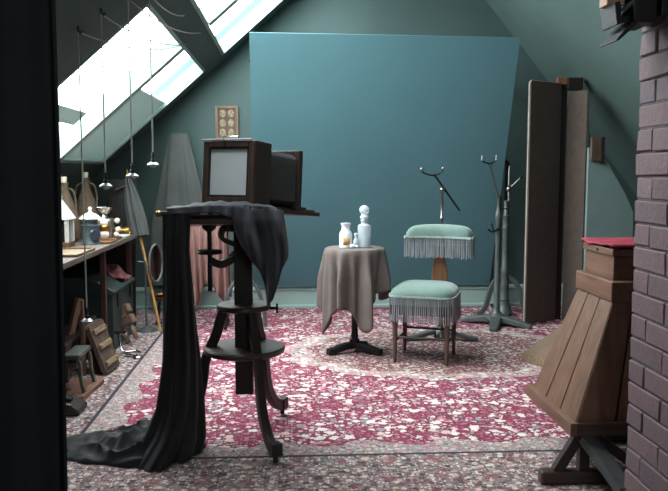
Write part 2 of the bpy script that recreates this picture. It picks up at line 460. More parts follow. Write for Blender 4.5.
for k in range(int(2.25/.0755)):
    z = .036+k*.0755; y = CY1; first = (k % 2 == 1)
    while y > CY0+.12:
        me = random.choice(half if first else full); ly = .105 if first else .217; first = False
        o = bpy.data.objects.new('brick', me); COL.objects.link(o); o.parent = ch
        o.location = Vector((CX+.05+random.uniform(-.003, .003), y-ly/2, z)) - ch.location
        o.rotation_euler = (random.uniform(-.008, .008), 0, random.uniform(-.01, .01))
        y -= ly+.007

# ------------------------------------------------------------------ rug
rug = B().box(-1.62, 2.95, 2.05, 6.70, 0.0, ZR).build('persian_rug', rug_m)
tag(rug, 'large crimson Persian rug with cream flowers covering the studio floor', 'rug')

# ------------------------------------------------------------------ painted backdrop leaning out from the back wall
t = thing('painted_backdrop', 'plain teal canvas backdrop leaning out from the back wall', 'backdrop', (.8, 6.6, .18))
bl, br = Vector((-.31, 6.685, .212)), Vector((1.79, 6.685, .212))
tl, tr_ = Vector((-.296, 5.80, 2.252)), Vector((1.752, 5.80, 2.235))
nb = (br-bl).cross(tl-bl).normalized()
if nb.y > 0: nb = -nb
B().prism([bl, br, tr_, tl], -nb*.012).build('canvas', backdrop_m, t, world=True)
mid_ = (bl+br+tl+tr_)/4
for a, c in ((bl, tl), (br, tr_), (tl, tr_), (bl, br)):
    B().tube([a.lerp(mid_, .03)-nb*.03, c.lerp(mid_, .03)-nb*.03], .02, sq=(.04, .03)).build('stretcher_bar', brown_wood, t, world=True)
for p in (tl.lerp(bl, .1), tr_.lerp(br, .1)):
    B().tube([p-nb*.03, (p.x, YB-.01, p.z-.02)], .012, 8).build('wall_stay', black_iron, t, world=True)

# ------------------------------------------------------------------ framed set of six portraits
t = thing('portrait_frame', 'small brown frame of six oval portraits on the back wall', 'picture frame', (-.545, YB-.002, 1.645))
fw, fh = .088, .135
for s in (-1, 1):
    bx('frame_rail', frame_wood, t, s*fw-.012, s*fw+.012, -.022, 0, -fh-.012, fh+.012)
    bx('frame_rail', frame_wood, t, -fw+.012, fw-.012, -.022, 0, s*fh-.012, s*fh+.012)
B().box(-fw+.01, fw-.01, -.010, -.002, -fh+.01, fh-.01).build('mount', M('mount_card', (88, 70, 58), .8), t)
pm = M('old_print', (128, 116, 92), .6, 0, .7, 60)
for i in (-1, 1):
    for j in (-1, 0, 1):
        B().prism([(i*.036+.026*math.cos(a*PI/8), -.0135, j*.082+.034*math.sin(a*PI/8)) for a in range(16)], (0, .003, 0)).build('portrait', pm, t)

# ------------------------------------------------------------------ long grey dust cloth hanging by the back wall
def bundle(f_w, f_d, top, bot, cx, cy, folds, amp, n=96, m=26, seed=0, jag=.0):
    R = []
    for k in range(m+1):
        u = k/m; z = top+(bot-top)*u; w = f_w(u); d = f_d(u); ring = []
        for i in range(n):
            a = 2*PI*i/n
            r = 1+amp*min(1, u*2.2)*math.sin(folds*a+seed+1.3*math.sin(2*a+seed))+.05*math.sin(3*a+u*3+seed)
            zz = z + (jag*math.sin(3*a+seed) if k == m else 0)
            ring.append((cx(u)+w*r*math.cos(a), cy+d*r*math.sin(a), zz))
        R.append(ring)
    return B().rings(R)
t = tag(bundle(lambda u: .075+.13*min(1, u*1.5)**.8, lambda u: .04+.05*u, 1.545, .25, lambda u: -.95+.0*u, 6.60, 9, .22, seed=1).build('dust_cloth', grey_cloth, smooth=True),
        'long grey cloth hanging in folds against the back wall', 'cloth')

# pink drape on its low rail behind the camera stand
t = thing('clothes_rail', 'low dark wooden rail carrying the pink drape', 'rail', (-.68, 5.9, ZR))
for x in (-.86, -.50):
    B().lathe([(.014, ZR), (.012, .5), (.016, .92), (.012, .95)], (x, 5.95, 0), 10).build('post', dark_wood, t, world=True, smooth=True)
    B().tube([(x, 5.78, .025), (x, 5.95, .04), (x, 6.12, .025)], .013, 8).build('foot', dark_wood, t, world=True, smooth=True)
B().tube([(-.90, 5.95, .93), (-.46, 5.95, .93)], .013, 8).build('bar', dark_wood, t, world=True, smooth=True)
def drape(u, v):
    x = -.80+.32*u+.012*math.sin(v*5+u*9); s = -1 if v < .5 else 1
    k = abs(v-.5)*2
    L = .62+.10*math.sin(u*7+1) + (.08 if s < 0 else 0)
    return Vector((x, 5.95+s*(.02+.035*min(1, k*3))+.03*k*math.sin(u*34+s)*1.3, .955-L*k+(.0)))
tag(B().grid(drape, 60, 30).build('pink_drape', pink_cloth, smooth=True, solid=.005), 'dusty pink pleated drape seen under the camera stand top', 'cloth')
t = tag(bundle(lambda u: .05+.05*u, lambda u: .04+.03*u, .95, .10, lambda u: -.90-.02*u, 6.15, 7, .15, seed=4).build('pale_drape', M('pale_cloth', (150, 150, 146), .9), smooth=True),
        'narrow pale grey drape left of the pink drape', 'cloth')

# ------------------------------------------------------------------ foreground curtain
def curt(u, v):
    x = -1.28+.875*u; z = 2.3*(1-v)
    y = 1.30+.05*math.sin(u*34+.6*math.sin(u*9))+.02*math.sin(u*71+v*1.5)+.012*math.sin(v*4+u*20)
    return Vector((x+.012*math.sin(v*3.0), y, max(z, .004)))
t = thing('black_curtain', 'heavy black curtain hanging in the near left foreground', 'curtain', (-.8, 1.3, 0))
B().grid(curt, 150, 20).build('fabric', curtain_m, t, world=True, smooth=True, solid=.006)
B().tube([(-1.45, 1.30, 2.33), (-.30, 1.30, 2.33)], .016, 10).build('rod', black_iron, t, world=True, smooth=True)
for i in range(9):
    a = -1.22+.1*i
    B().tube([(a+.0, 1.30+.024*math.cos(k*PI/6), 2.328+.024*math.sin(k*PI/6)) for k in range(13)], .003, 6).build('ring', black_iron, t, world=True, smooth=True)
for x in (-1.10, -.42):
    B().tube([(x, 1.30, 2.34), (x, 1.30, min(ZC, LZ+LK*x)+.005)], .008, 8).build('rod_hanger', black_iron, t, world=True, smooth=True)

# ------------------------------------------------------------------ sash cords with bell weights under the skylight
for (hx, hy, wz, fx, fy, sag, lab) in (
        (-.930, 3.49, .54, -.71, 5.15, .05, 'blind cord hanging lowest, its bell weight below the bench edge'),
        (-.835, 3.52, 1.155, -.69, 5.22, .05, 'second blind cord from the curtain with dark bell weight'),
        (-.735, 3.62, 1.20, -.60, 5.25, .05, 'third blind cord from the curtain, its line looping to the skylight beam'),
        (-.668, 3.79, 1.255, -.62, 4.60, .03, 'rightmost blind cord with the highest bell weight')):
    hz = LZ+LK*hx
    t = thing('blind_cord', lab, 'cord', (hx, hy, wz), group='weighted blind cords under the skylight')
    B().tube([(hx, hy, hz), (hx, hy, hz-.02), (hx+.012, hy, hz-.032), (hx+.018, hy, hz-.02)], .004, 6).build('hook', black_iron, t, world=True, smooth=True)
    B().tube([(hx, hy, hz-.03), (hx, hy, wz+.06)], .0035, 6).build('cord', cord_m, t, world=True, smooth=True)
    A, C = Vector((hx, hy, hz-.025)), lp(fx, fy)-nL.normalized()*.01
    B().tube([A.lerp(C, k/12)-Vector((0, 0, sag*4*(k/12)*(1-k/12))) for k in range(13)], .0035, 6).build('lead_line', cord_m, t, world=True, smooth=True)
    B().lathe([(.004, .062), (.007, .055), (.007, .03), (.010, .028), (.012, .012), (.010, .010)], (hx, hy, wz), 14).build('neck', black_iron, t, world=True, smooth=True)
    B().lathe([(.010, .016), (.020, .010), (.030, .002), (.030, -.004), (.014, -.007), (.010, -.013), (0, -.014)], (hx, hy, wz), 16).build('bell', steel, t, world=True, smooth=True)

# ------------------------------------------------------------------ studio camera stand
SX, SY = -.21, 3.40
t = thing('camera_stand', 'dark wooden studio camera stand with two round shelves and curved legs', 'stand', (SX, SY, ZR))
tilt = math.tan(math.radians(5))
def tz(y): return 1.06-tilt*(y-3.15)
def tboard(x0, x1, y0, y1, z0, z1):
    return B().hexa([(x, y, tz(y)+z) for z in (z0, z1) for y in (y0, y1) for x in (x0, x1)])
tboard(-.53, -.03, 3.13, 3.66, -.020, 0).build('top_board', dark_woodx, t, world=True, bevel=.004)
tboard(-.51, -.05, 3.15, 3.64, -.055, -.032).build('under_board', dark_woodx, t, world=True, bevel=.004)
for x in (-.50, -.07):
    tboard(x-.015, x+.015, 3.14, 3.65, -.034, -.018).build('slide_rail', black_iron, t, world=True)
B().ball((-.535, 3.135, tz(3.135)-.012), .014).build('clamp_knob', brass, t, world=True, smooth=True)
for i in range(3):
    B().box(-.365+.05*i, -.335+.05*i, 3.126, 3.131, tz(3.13)-.014, tz(3.13)-.006).build('edge_plate', white_enamel, t, world=True)
B().box(SX-.04, SX+.04, SY-.035, SY+.035, .22, 1.0).build('column', dark_wood, t, world=True, bevel=.004)
B().box(SX-.065, SX+.065, SY-.14, SY+.14, .965, 1.0).build('head_block', dark_wood, t, world=True, bevel=.004)
sh = B().lathe([(.172, .408), (.182, .413), (.184, .430), (.178, .437), (.0, .437)], (SX, SY, 0), 48).build('lower_shelf', dark_woodx, t, world=True, smooth=True)
sh = B().lathe([(.112, .603), (.121, .608), (.122, .624), (.117, .630), (.0, .630)], (SX, SY, 0), 40).build('upper_shelf', dark_woodx, t, world=True, smooth=True)
kx = B().tube([(SX+.11, SY-.02, .612), (SX+.155, SY-.03, .612)], .007, 8).build('shelf_screw', black_iron, t, world=True, smooth=True)
B().tube([(SX+.15, SY-.03, .590), (SX+.15, SY-.03, .634)], .005, 8).build('wing', black_iron, kx, world=True, smooth=True)
for a in (-66, 62, 180):
    ca, sa = math.cos(math.radians(a)), math.sin(math.radians(a))
    prof = [(.085, .615), (.105, .56), (.125, .49), (.155, .425), (.178, .36), (.190, .27), (.215, .18), (.275, .10), (.335, .065), (.372, .075)]
    pts = smooth_path([(SX+r*ca, SY+r*sa, z) for r, z in prof], 4)
    lg = B().tube(pts, .02, sq=(.036, .046)).build('leg', dark_wood, t, world=True, bevel=.006)
    fx_, fy_ = SX+.355*ca, SY+.355*sa
    B().box(-.024, .024, -.024, .024, .045, .10, Matrix.Translation((fx_, fy_, 0)) @ Matrix.Rotation(math.radians(a), 4, 'Z')).build('foot_block', dark_wood, lg, world=True, bevel=.005)
    B().lathe([(.0, -.010), (.017, -.010), (.0175, -.008), (.0175, .008), (.017, .010), (0, .010)], (fx_, fy_, ZR+.0175+.003), 16, axis='X').build('caster', black_iron, lg, world=True, smooth=True)
# raising screw and hand wheel
hx_, hy_ = -.352, 3.33
B().tube([(hx_, hy_, 1.0), (hx_, hy_, .70)], .010, 10).build('raising_screw', black_iron, t, world=True, smooth=True)
B().lathe([(.02, .0), (.052, .002), (.056, .010), (.052, .018), (.02, .02)], (hx_, hy_, .862), 24).build('hand_wheel', black_iron, t, world=True, smooth=True)
B().lathe([(.012, .96), (.03, .975), (.034, 1.0), (.01, 1.005)], (hx_, hy_, 0), 16).build('screw_collar', black_iron, t, world=True, smooth=True)
B().tube(smooth_path([(hx_, hy_, .835), (-.31, 3.35, .815), (-.27, 3.38, .83), (-.235, 3.39, .86)], 5), .018, sq=(.03, .034)).build('bracket', dark_wood, t, world=True, bevel=.004)
B().tube(smooth_path([(-.235, 3.37, .99), (-.29, 3.35, .975), (-.30, 3.35, .93), (-.24, 3.37, .90)], 5), .018, sq=(.05, .02)).build('brace', dark_wood, t, world=True, bevel=.003)

# ------------------------------------------------------------------ studio camera
oy = 3.45
t = thing('studio_camera', 'wooden bellows studio camera with ground glass on the stand', 'camera', (-.165, oy, tz(oy)+.003), (-math.radians(5), 0, -math.radians(30)))
bx('base_board', camera_wood, t, -.12, .12, -.20, .42, 0, .020)
for s in (-1, 1): bx('rail', dark_wood, t, s*.09-.012, s*.09+.012, -.15, .40, .020, .030)
hw = .130
bx('back_side', camera_wood, t, -hw, -hw+.028, -.20, -.075, .03, .30)
bx('back_side', camera_wood, t, hw-.028, hw, -.20, -.075, .03, .30)
bx('back_rail', camera_wood, t, -hw+.028, hw-.028, -.20, -.075, .272, .30)
bx('back_rail', camera_wood, t, -hw+.028, hw-.028, -.20, -.075, .03, .058)
fr = .018
for s in (-1, 1):
    bx('screen_stile', screen_wood, t, s*(hw-.014)-.013, s*(hw-.014)+.013, -.216, -.199, .034, .296, .002)
    bx('screen_rail', screen_wood, t, -hw+.027, hw-.027, -.216, -.199, (.296-.024) if s > 0 else .034, .296 if s > 0 else .058, .002)
B().box(-hw+.026, hw-.026, -.2065, -.202, .056, .274).build('ground_glass', ground_glass, t)
for s in (-1, 1):
    bx('inner_rim', leather, t, s*(hw-.031)-.005, s*(hw-.031)+.005, -.213, -.2065, .058, .272, .001)
    bx('inner_rim', leather, t, -hw+.036, hw-.036, -.213, -.2065, .262 if s > 0 else .058, .272 if s > 0 else .068, .001)
hb = bx('top_strip', M('painted_chrome_shine', (206, 206, 204), .5, .15), t, -hw-.008, hw-.012, -.222, -.200, .299, .307, .002)  # chrome strip, its bright reflection put into a pale colour
B().tube([(-.03, -.211, .308), (-.03, -.211, .316), (.045, -.211, .316), (.045, -.211, .308)], .003, 6).build('handle', chrome, hb, smooth=True)
bx('catch', brass, t, -.022, -.012, -.2195, -.215, .278, .300, .001)
R = []
npl = 15
for k in range(npl*2+1):
    y = -.075+.265*k/(npl*2); w = .108 if k % 2 else .092; cz = .160; hh = w*1.08
    c = .014
    R.append([(-w+c, y, cz-hh), (w-c, y, cz-hh), (w, y, cz-hh+c), (w, y, cz+hh-c), (w-c, y, cz+hh), (-w+c, y, cz+hh), (-w, y, cz+hh-c), (-w, y, cz-hh+c)])
B().rings(R).build('bellows', leather, t)
fs = .122
for s in (-1, 1):
    bx('front_stile', camera_wood, t, s*(fs-.012)-.012, s*(fs-.012)+.012, .188, .222, .03, .300, .003)
bx('front_rail', camera_wood, t, -fs+.024, fs-.024, .188, .222, .278, .300)
bx('front_rail', camera_wood, t, -fs+.024, fs-.024, .188, .222, .03, .052)
bx('lens_board', camera_wood, t, -fs+.024, fs-.024, .198, .214, .052, .278, .002)
B().lathe([(.045, .214), (.045, .224), (.038, .226), (.038, .30), (.044, .302), (.044, .335), (.036, .335), (.034, .31), (0, .31)], (0, 0, .16), 24, axis='Y').build('lens', brass, t, smooth=True)
bx('front_foot', dark_wood, t, -.13, .13, .17, .26, .020, .038)

# ------------------------------------------------------------------ cloths over the stand
def hang(u, v):
    # u: across x, v: from the back of the top, over the near edge and down
    x = -.50+.475*u
    L = lerp([(0, .02), (.45, .025), (.58, .04), (.66, .16), (.76, .25), (.85, .40), (.90, .37), (.95, .24), (1, .20)], u)
    top = lerp([(0, .05), (.3, .16), (.6, .22), (1, .26)], u)
    s = v*(top+L)
    fold = math.sin(u*30+.8+v*1.5)*.55+math.sin(u*57+2-v*2)*.4+.5*noise.noise(Vector((u*9, v*3, 5)))
    if s < top:
        y = 3.115+(top-s); k = math.sin(min(1, s/top)*PI)
        z = tz(y)+.008+lerp([(0, .0), (.12, .012), (.35, .034), (.7, .030), (.9, .012), (1, -.004)], u)*(k*.8+.35*(s/top))+.005*fold*k
        if u > .93: z -= .05*(u-.93)/.07
        return Vector((x, y, z))
    q = s-top
    y = 3.115-.018*min(1, q/.05)-.02*q*1.5+fold*.030*min(1, q/.1)
    return Vector((x+.015*math.sin(q*11+u*6)+.05*q*(u-.75), y, tz(3.115)+.008-q+lerp([(0, 0), (.3, .012), (.9, .004), (1, 0)], u)*max(0, 1-q*20)))
tag(B().grid(hang, 110, 50).build('focusing_cloth', slate_cloth, smooth=True, solid=.004), 'slate grey focusing cloth bunched on the stand top, falling off its right corner', 'cloth')
# long black cloth falling to the floor and trailing left
t = thing('long_black_cloth', 'long black cloth falling from the stand to the rug and trailing left', 'cloth', (-.5, 3.15, ZR))
tabL = [(0, -.520), (.15, -.522), (.35, -.530), (.6, -.548), (.8, -.575), (.9, -.62), (1, -.70)]
tabR = [(0, -.405), (.15, -.415), (.35, -.405), (.6, -.390), (.8, -.385), (.93, -.39), (1, -.41)]
tabD = [(0, .030), (.1, .05), (.5, .085), (.85, .13), (1, .20)]
R = []
for k in range(61):
    u = k/60; z = 1.035*(1-u)+ZR+.004; xl, xr, d = lerp(tabL, u), lerp(tabR, u), lerp(tabD, u); ring = []
    for i in range(160):
        a = 2*PI*i/160
        n1 = noise.noise(Vector((math.cos(a)*1.7, math.sin(a)*1.7, u*1.1+3)))
        n2 = noise.noise(Vector((math.cos(a)*2.9+u*.9, math.sin(a)*2.9, u*1.6+9)))
        n3 = noise.noise(Vector((math.cos(a)*6+u*2.5, math.sin(a)*6, u*4+1)))
        r = 1+(.10+.22*u)*n1+(.22+.20*u)*n2+(.03+.07*u)*n3
        ring.append(((xl+xr)/2+(xr-xl)/2*(1+(r-1)*.45)*math.cos(a), 3.135+.09*min(1, u*1.6)+d*r*math.sin(a), z))
    R.append(ring)
B().rings(R).build('hanging_fall', black_cloth, t, world=True, smooth=True)
def puddle(u, v):
    a = 2*PI*u; r = v
    out = 1+.13*math.sin(3*a+.4)+.08*math.sin(5*a+2)+.04*math.sin(11*a)
    rx = .36 if math.cos(a) < 0 else .25; ry = .24 if math.sin(a) > 0 else .17
    px, py = math.cos(a)*rx*r*out, math.sin(a)*ry*r*out
    h = max(0, 1-r**3)**.6
    w = py*30+px*9+2.2*noise.noise(Vector((px*5, py*5, 2)))*2
    rid = 1-abs(math.sin(w))**.8
    rid2 = 1-abs(math.sin(px*16-py*13+3*noise.noise(Vector((px*6, py*6, 7)))))
    fine = noise.noise(Vector((px*24, py*24, 4)))
    hz = lerp([(-.4, .026), (-.28, .040), (-.12, .075), (.02, .13), (.14, .16), (.3, .13)], px)
    return Vector((-.665+px, 3.255+py, ZR+.003+h*(hz*(.42+.42*rid+.22*rid2)+.010*fine)))
B().grid(puddle, 160, 50).build('trailing_end', black_cloth, t, world=True, smooth=True)

# ------------------------------------------------------------------ round table, its cloth and the bottles
TX, TY, TZ = .43, 5.02, .715
t = thing('pedestal_table', 'small round pedestal table with iron feet under a taupe cloth', 'table', (TX, TY, ZR))
B().lathe([(.18, TZ-.022), (.188, TZ-.018), (.188, TZ-.006), (.184, TZ-.002), (0, TZ-.002)], (TX, TY, 0), 36).build('table_top', dark_woodx, t, world=True, smooth=True)
B().lathe([(.030, .055), (.034, .06), (.034, .10), (.022, .105), (.026, .125), (.022, .145), (.0215, .44), (.028, .46), (.020, .48), (.020, .66), (.05, .69)], (TX, TY, 0), 20).build('column', black_iron, t, world=True, smooth=True)
B().lathe([(.0, .10), (.03, .105), (.034, .115), (.03, .125), (0, .13)], (TX+.055, TY-.01, -.04), 14).build('foot_screw', black_iron, t, world=True, smooth=True)
for a in (205, -35, 85):
    ca, sa = math.cos(math.radians(a)), math.sin(math.radians(a))
    B().tube(smooth_path([(TX+r*ca, TY+r*sa, z) for r, z in ((.0, .060), (.07, .058), (.13, .045), (.175, .034), (.205, .034))], 4), .02, sq=(.052, .040)).build('foot', black_iron, t, world=True, bevel=.008)
def tcloth(u, v):
    a = 2*PI*u; rt = .190; ro = math.radians(58)
    half = .45; e = 9
    ext = half/((abs(math.cos(a-ro))**e+abs(math.sin(a-ro))**e)**(1/e))
    L = (ext-rt)*(1.0+.26*math.cos(a-math.radians(225)))*1.2
    if v < .3:
        return Vector((TX+rt*v/.3*math.cos(a), TY+rt*v/.3*math.sin(a), TZ+.003))
    s = (v-.3)/.7*L
    rim = min(1, s/.03)
    r = rt+.010*math.sin(rim*PI/2)+ s*.03
    ff = math.sin(9*a+1.1*math.sin(2*a)+.6)*.6+.4*math.sin(15*a+1.7)
    r += (ff*.060-.012)*min(1, s/.22)
    return Vector((TX+r*math.cos(a+.05*ff*s*2), TY+r*math.sin(a+.05*ff*s*2), TZ+.003-max(0, s-.012)*.985-.006*rim))
tag(B().grid(tcloth, 200, 30).build('tablecloth', taupe_cloth, smooth=True, solid=.003), 'taupe cloth draped over the small round pedestal table', 'tablecloth')
zb = TZ+.005
t = thing('glass_jar', 'wide white glass jar with amber label, left on the round table', 'jar', (TX-.062, TY-.01, zb))
B().lathe([(.036, 0), (.042, .004), (.043, .02), (.043, .085), (.038, .105), (.028, .118), (.027, .150), (.034, .158), (.034, .164), (.024, .164), (.022, .12), (0, .115)], (0, 0, 0), 28).build('body', milk_glass, t, smooth=True)
B().rings([[(.0437*math.cos(a), .0437*math.sin(a), z) for a in [-2.05+.14*k for k in range(9)]] for z in (.022, .068)], closed=False).build('label_patch', amber, t, smooth=True, solid=.001)
t = thing('stoppered_decanter', 'tall frosted glass decanter with round ball stopper on the round table', 'decanter', (TX+.062, TY+.0, zb))
B().lathe([(.038, 0), (.044, .004), (.044, .10), (.045, .13), (.042, .148), (.022, .158), (.020, .172), (.027, .178), (.027, .184), (0, .184)], (0, 0, 0), 28).build('body', clear_glass, t, smooth=True)
B().lathe([(.035, .006), (.038, .01), (.038, .072), (0, .073)], (0, 0, 0), 24).build('contents', M('pale_powder', (206, 214, 220), .7, 0, .3, 40), t, smooth=True)
st = B().lathe([(.016, .176), (.018, .186), (.026, .194), (.028, .206), (.018, .216), (.020, .222)], (0, 0, 0), 22).build('stopper', milk_glass, t, smooth=True)
B().ball((0, 0, .249), .034, (1, 1, .95)).build('stopper_ball', clear_glass, st, smooth=True)
t = thing('small_bottle', 'smallest clear bottle standing between the jar and the decanter', 'bottle', (TX+.004, TY-.035, zb))
B().lathe([(.016, 0), (.019, .003), (.019, .050), (.010, .062), (.010, .078), (.013, .080), (.013, .085), (0, .085)], (0, 0, 0), 18).build('body', clear_glass, t, smooth=True)
B().lathe([(.008, .083), (.012, .088), (.012, .096), (0, .1)], (0, 0, 0), 14).build('stopper', milk_glass, t, smooth=True)
t = thing('glass_stopper', 'loose white stopper lying beside the wide jar', 'stopper', (TX-.022, TY-.05, zb))
B().ball((0, 0, .013), .016, (1.1, 1, .8)).build('knob', milk_glass, t, smooth=True)
B().lathe([(.007, 0), (.009, .022)], (.012, 0, .011), 12, axis='X').build('plug', milk_glass, t, smooth=True)

# ------------------------------------------------------------------ posing chair
t = thing('posing_chair', 'green velvet posing chair with fringed seat and fringed back pad', 'chair', (.872, 4.82, ZR), (0, 0, -math.radians(20)))
cw, cdp = .205, .195
turned = wood('turned_leg', (84, 62, 52), .5)
def cushion(w, d, z0, z1, crown, n=12, e=5.0):
    R = []
    m = 44
    def rr(k):  # superellipse outline
        out = []
        for i in range(m):
            a = 2*PI*i/m; c, s = math.cos(a), math.sin(a)
            q = (abs(c)**e+abs(s)**e)**(-1/e)
            out.append((c*q, s*q))
        return out
    o = rr(0)
    for k in range(n+1):
        f = k/n
        sc = math.cos(f*PI/2*.999)**.55 if f > 0 else 1
        z = z1+(crown)*math.sin(f*PI/2)
        R.append([(x*w*sc, y*d*sc, z) for x, y in o])
    R.insert(0, [(x*w, y*d, z0) for x, y in o])
    return B().rings(R)
cushion(cw, cdp, .375, .435, .068).build('seat_cushion', velvet, t, smooth=True)
bx('seat_rail', dark_wood, t, -cw+.012, cw-.012, -cdp+.012, cdp-.012, .310, .375)
def strands(perim, z1, length, per, name):
    bld = B(); random.seed(3)
    for (x, y, nx, ny) in perim:
        L = length*(1+random.uniform(-.06, .05)); w = .0034; tx, ty = -ny, nx
        j = random.uniform(-.003, .003); o = .004+random.uniform(0, .004)
        top = [(x+nx*.003-tx*w*k, y+ny*.003-ty*w*k, z1) for k in (1, -1)]+[(x+nx*.008-tx*w*k, y+ny*.008-ty*w*k, z1) for k in (-1, 1)]
        bot = [(x+nx*(o)+tx*(j-w*k), y+ny*(o)+ty*(j-w*k), z1-L) for k in (1, -1)]+[(x+nx*(o+.005)+tx*(j-w*k), y+ny*(o+.005)+ty*(j-w*k), z1-L) for k in (-1, 1)]
        bld.rings([top, bot])
    o = bld.build(name, fringe_m, per); o['kind'] = 'stuff'; return o
def rectper(w, d, step, e=7.0):
    out = []; N = 600; last = None; acc = 0
    for i in range(N):
        a = 2*PI*i/N; c, s = math.cos(a), math.sin(a); q = (abs(c)**e+abs(s)**e)**(-1/e)
        p = Vector((c*q*w, s*q*d))
        if last is not None: acc += (p-last).length
        if last is None or acc >= step:
            nx = abs(c*q)**(e-1)*(1 if c > 0 else -1)/w; ny = abs(s*q)**(e-1)*(1 if s > 0 else -1)/d
            n = Vector((nx, ny)).normalized(); out.append((p.x, p.y, n.x, n.y)); acc = 0
        last = p
    return out
strands(rectper(cw-.002, cdp-.002, .0118), .430, .165, t, 'seat_fringe')
def lace(w, d, z0, z1):
    P = rectper(w, d, .006)
    return B().rings([[(x+nx*k, y+ny*k, z) for x, y, nx, ny in P] for z, k in ((z0, .002), (z0, .009), (z1, .009), (z1, .002))], cap=False)
lace(cw, cdp, .424, .436).build('fringe_heading', fringe_lace, t, smooth=True)
for sx in (-1, 1):
    for sy in (-1, 1):
        B().lathe([(.010, 0), (.013, .008), (.011, .03), (.016, .15), (.013, .165), (.018, .18), (.015, .20), (.019, .26), (.019, .335)], (sx*.165, sy*.16, 0), 14).build('leg', turned, t, smooth=True)
for sy in (-1, 1): B().tube([(-.165, sy*.16, .165), (.165, sy*.16, .165)], .008, 8).build('stretcher', dark_wood, t, smooth=True)
for sx in (-1, 1): B().tube([(sx*.165, -.16, .135), (sx*.165, .16, .135)], .008, 8).build('stretcher', dark_wood, t, smooth=True)
# back support
BO = .058
B().prism([(-.058+BO, .198, .40), (.058+BO, .198, .40), (.050+BO, .198, .56), (.040+BO, .198, .60), (.036+BO, .198, .72), (-.036+BO, .198, .72), (-.040+BO, .198, .60), (-.050+BO, .198, .56)], (0, .028, 0)).build('back_post', brown_wood, t, bevel=.004)
R = []
n = 40
for k in range(n+1):
    f = k/n; x = BO+(f-.5)*.44; s = (1-abs(2*f-1)**8)**.5 if 0 < f < 1 else .25
    ring = []
    for i in range(20):
        a = 2*PI*i/20; e = 3.2; c, sn = math.cos(a), math.sin(a); q = (abs(c)**e+abs(sn)**e)**(-1/e)
        ring.append((x, .212+c*q*.062*max(.3, s)-.09*(2*f-1)**2*.4, .785+sn*q*.065*max(.35, s)+.012*math.cos((f-.5)*PI)))
    R.append(ring)
B().rings(R).build('back_pad', velvet, t, smooth=True)
per = []
N = 37
for k in range(N):
    f = (k+.5)/N; x = BO+(f-.5)*.43; per.append((x, .212-.062-.036*(2*f-1)**2, 0, -1))
    per.append((x, .212+.064-.036*(2*f-1)**2, 0, 1))
for s in (-1, 1):
    for k in range(11): per.append((BO+s*.216, .15-.03+.012*k, s, 0))
strands(per, .780, .135, t, 'back_fringe')
B().rings([[(BO-.222, y, z) for y, z in ((.118, .774), (.106, .774), (.106, .787), (.118, .787))]] +
          [[(BO+(f-.5)*.43, .212-.066-.036*(2*f-1)**2+dy, z) for dy, z in ((0, .774), (-.010, .774), (-.010, .787), (0, .787))] for f in [i/20 for i in range(21)]]).build('fringe_heading', fringe_lace, t, smooth=True)
for s in (-1, 1):
    B().box(BO+s*.223-.004, BO+s*.223+.004, .106, .252, .770, .787).build('fringe_heading', fringe_lace, t)

# ------------------------------------------------------------------ head rests
def fork(bld, c, s=1.0, ang=0.0):
    """curved two-pronged head clamp centred on c"""
    c = Vector(c); m = Matrix.Rotation(ang, 3, 'Z')
    pts = [(-.095, -.02, .045), (-.090, -.01, .030), (-.06, 0, .012), (0, 0, 0), (.03, 0, .012), (.055, -.01, .03), (.060, -.02, .05)]
    bld.tube(smooth_path([c+m@Vector(p)*s for p in pts], 4), .006, 8)
    return bld
t = thing('head_rest', 'iron head rest stand rising just behind the posing chair', 'head rest', (1.08, 5.36, ZR))
for a in (185, -15, 80):
    ca, sa = math.cos(math.radians(a)), math.sin(math.radians(a))
    B().tube(smooth_path([(1.08+r*ca, 5.36+r*sa, z) for r, z in ((0, .075), (.1, .06), (.2, .035), (.27, .028))], 4), .02, sq=(.05, .028)).build('foot', grey_iron, t, world=True, bevel=.005)
B().lathe([(.05, .03), (.045, .08), (.024, .10), (.020, .13), (.018, .62), (.024, .63), (.024, .66), (.012, .67), (.0095, .88), (.013, .885), (.013, .895), (.0095, .90), (.0095, 1.07), (.014, 1.075), (.014, 1.10), (0, 1.105)], (1.08, 5.36, 0), 16).build('pole', steel, t, world=True, smooth=True)
B().tube([(1.02, 5.36, 1.205), (1.208, 5.36, .945)], .0075, 10).build('arm', black_iron, t, world=True, smooth=True)
B().ball((1.08, 5.355, 1.095), .018).build('joint', steel, t, world=True, smooth=True)
b = fork(B(), (1.022, 5.36, 1.195)); f = b.build('fork', black_iron, t, world=True, smooth=True)
for p in ((-.095, -.02, .045), (.060, -.02, .05)):
    B().ball((1.022+p[0], 5.36+p[1], 1.195+p[2]), .012).build('pad', steel, f, world=True, smooth=True)

t = thing('head_rest', 'grey iron head rest with broad three-footed base, fork on a bent rod', 'head rest', (1.63, 5.87, ZR))
AX, AY = 1.63, 5.87
for a in (150, -110, -38):
    ca, sa = math.cos(math.radians(a)), math.sin(math.radians(a))
    pts = smooth_path([(AX+r*ca, AY+r*sa, z) for r, z in ((0, .07), (.08, .062), (.18, .045), (.25, .032), (.29, .026))], 4)
    B().tube(pts, .02, sq=[(.10-.05*i/(len(pts)-1), .055-.027*i/(len(pts)-1)) for i in range(len(pts))]).build('foot', grey_iron, t, world=True, bevel=.006)
B().lathe([(.085, .06), (.075, .085), (.05, .10), (.034, .12), (.024, .15), (.021, .50), (.019, .83), (.025, .85), (.025, .90), (.015, .92), (.013, 1.02), (.020, 1.03), (0, 1.035)], (AX, AY, 0), 18).build('pole', grey_iron, t, world=True, smooth=True)
B().tube([(AX-.006, AY, .90), (AX-.010, AY, 1.04), (AX-.072, AY, 1.28)], .0085, 8).build('bent_rod', steel, t, world=True, smooth=True)
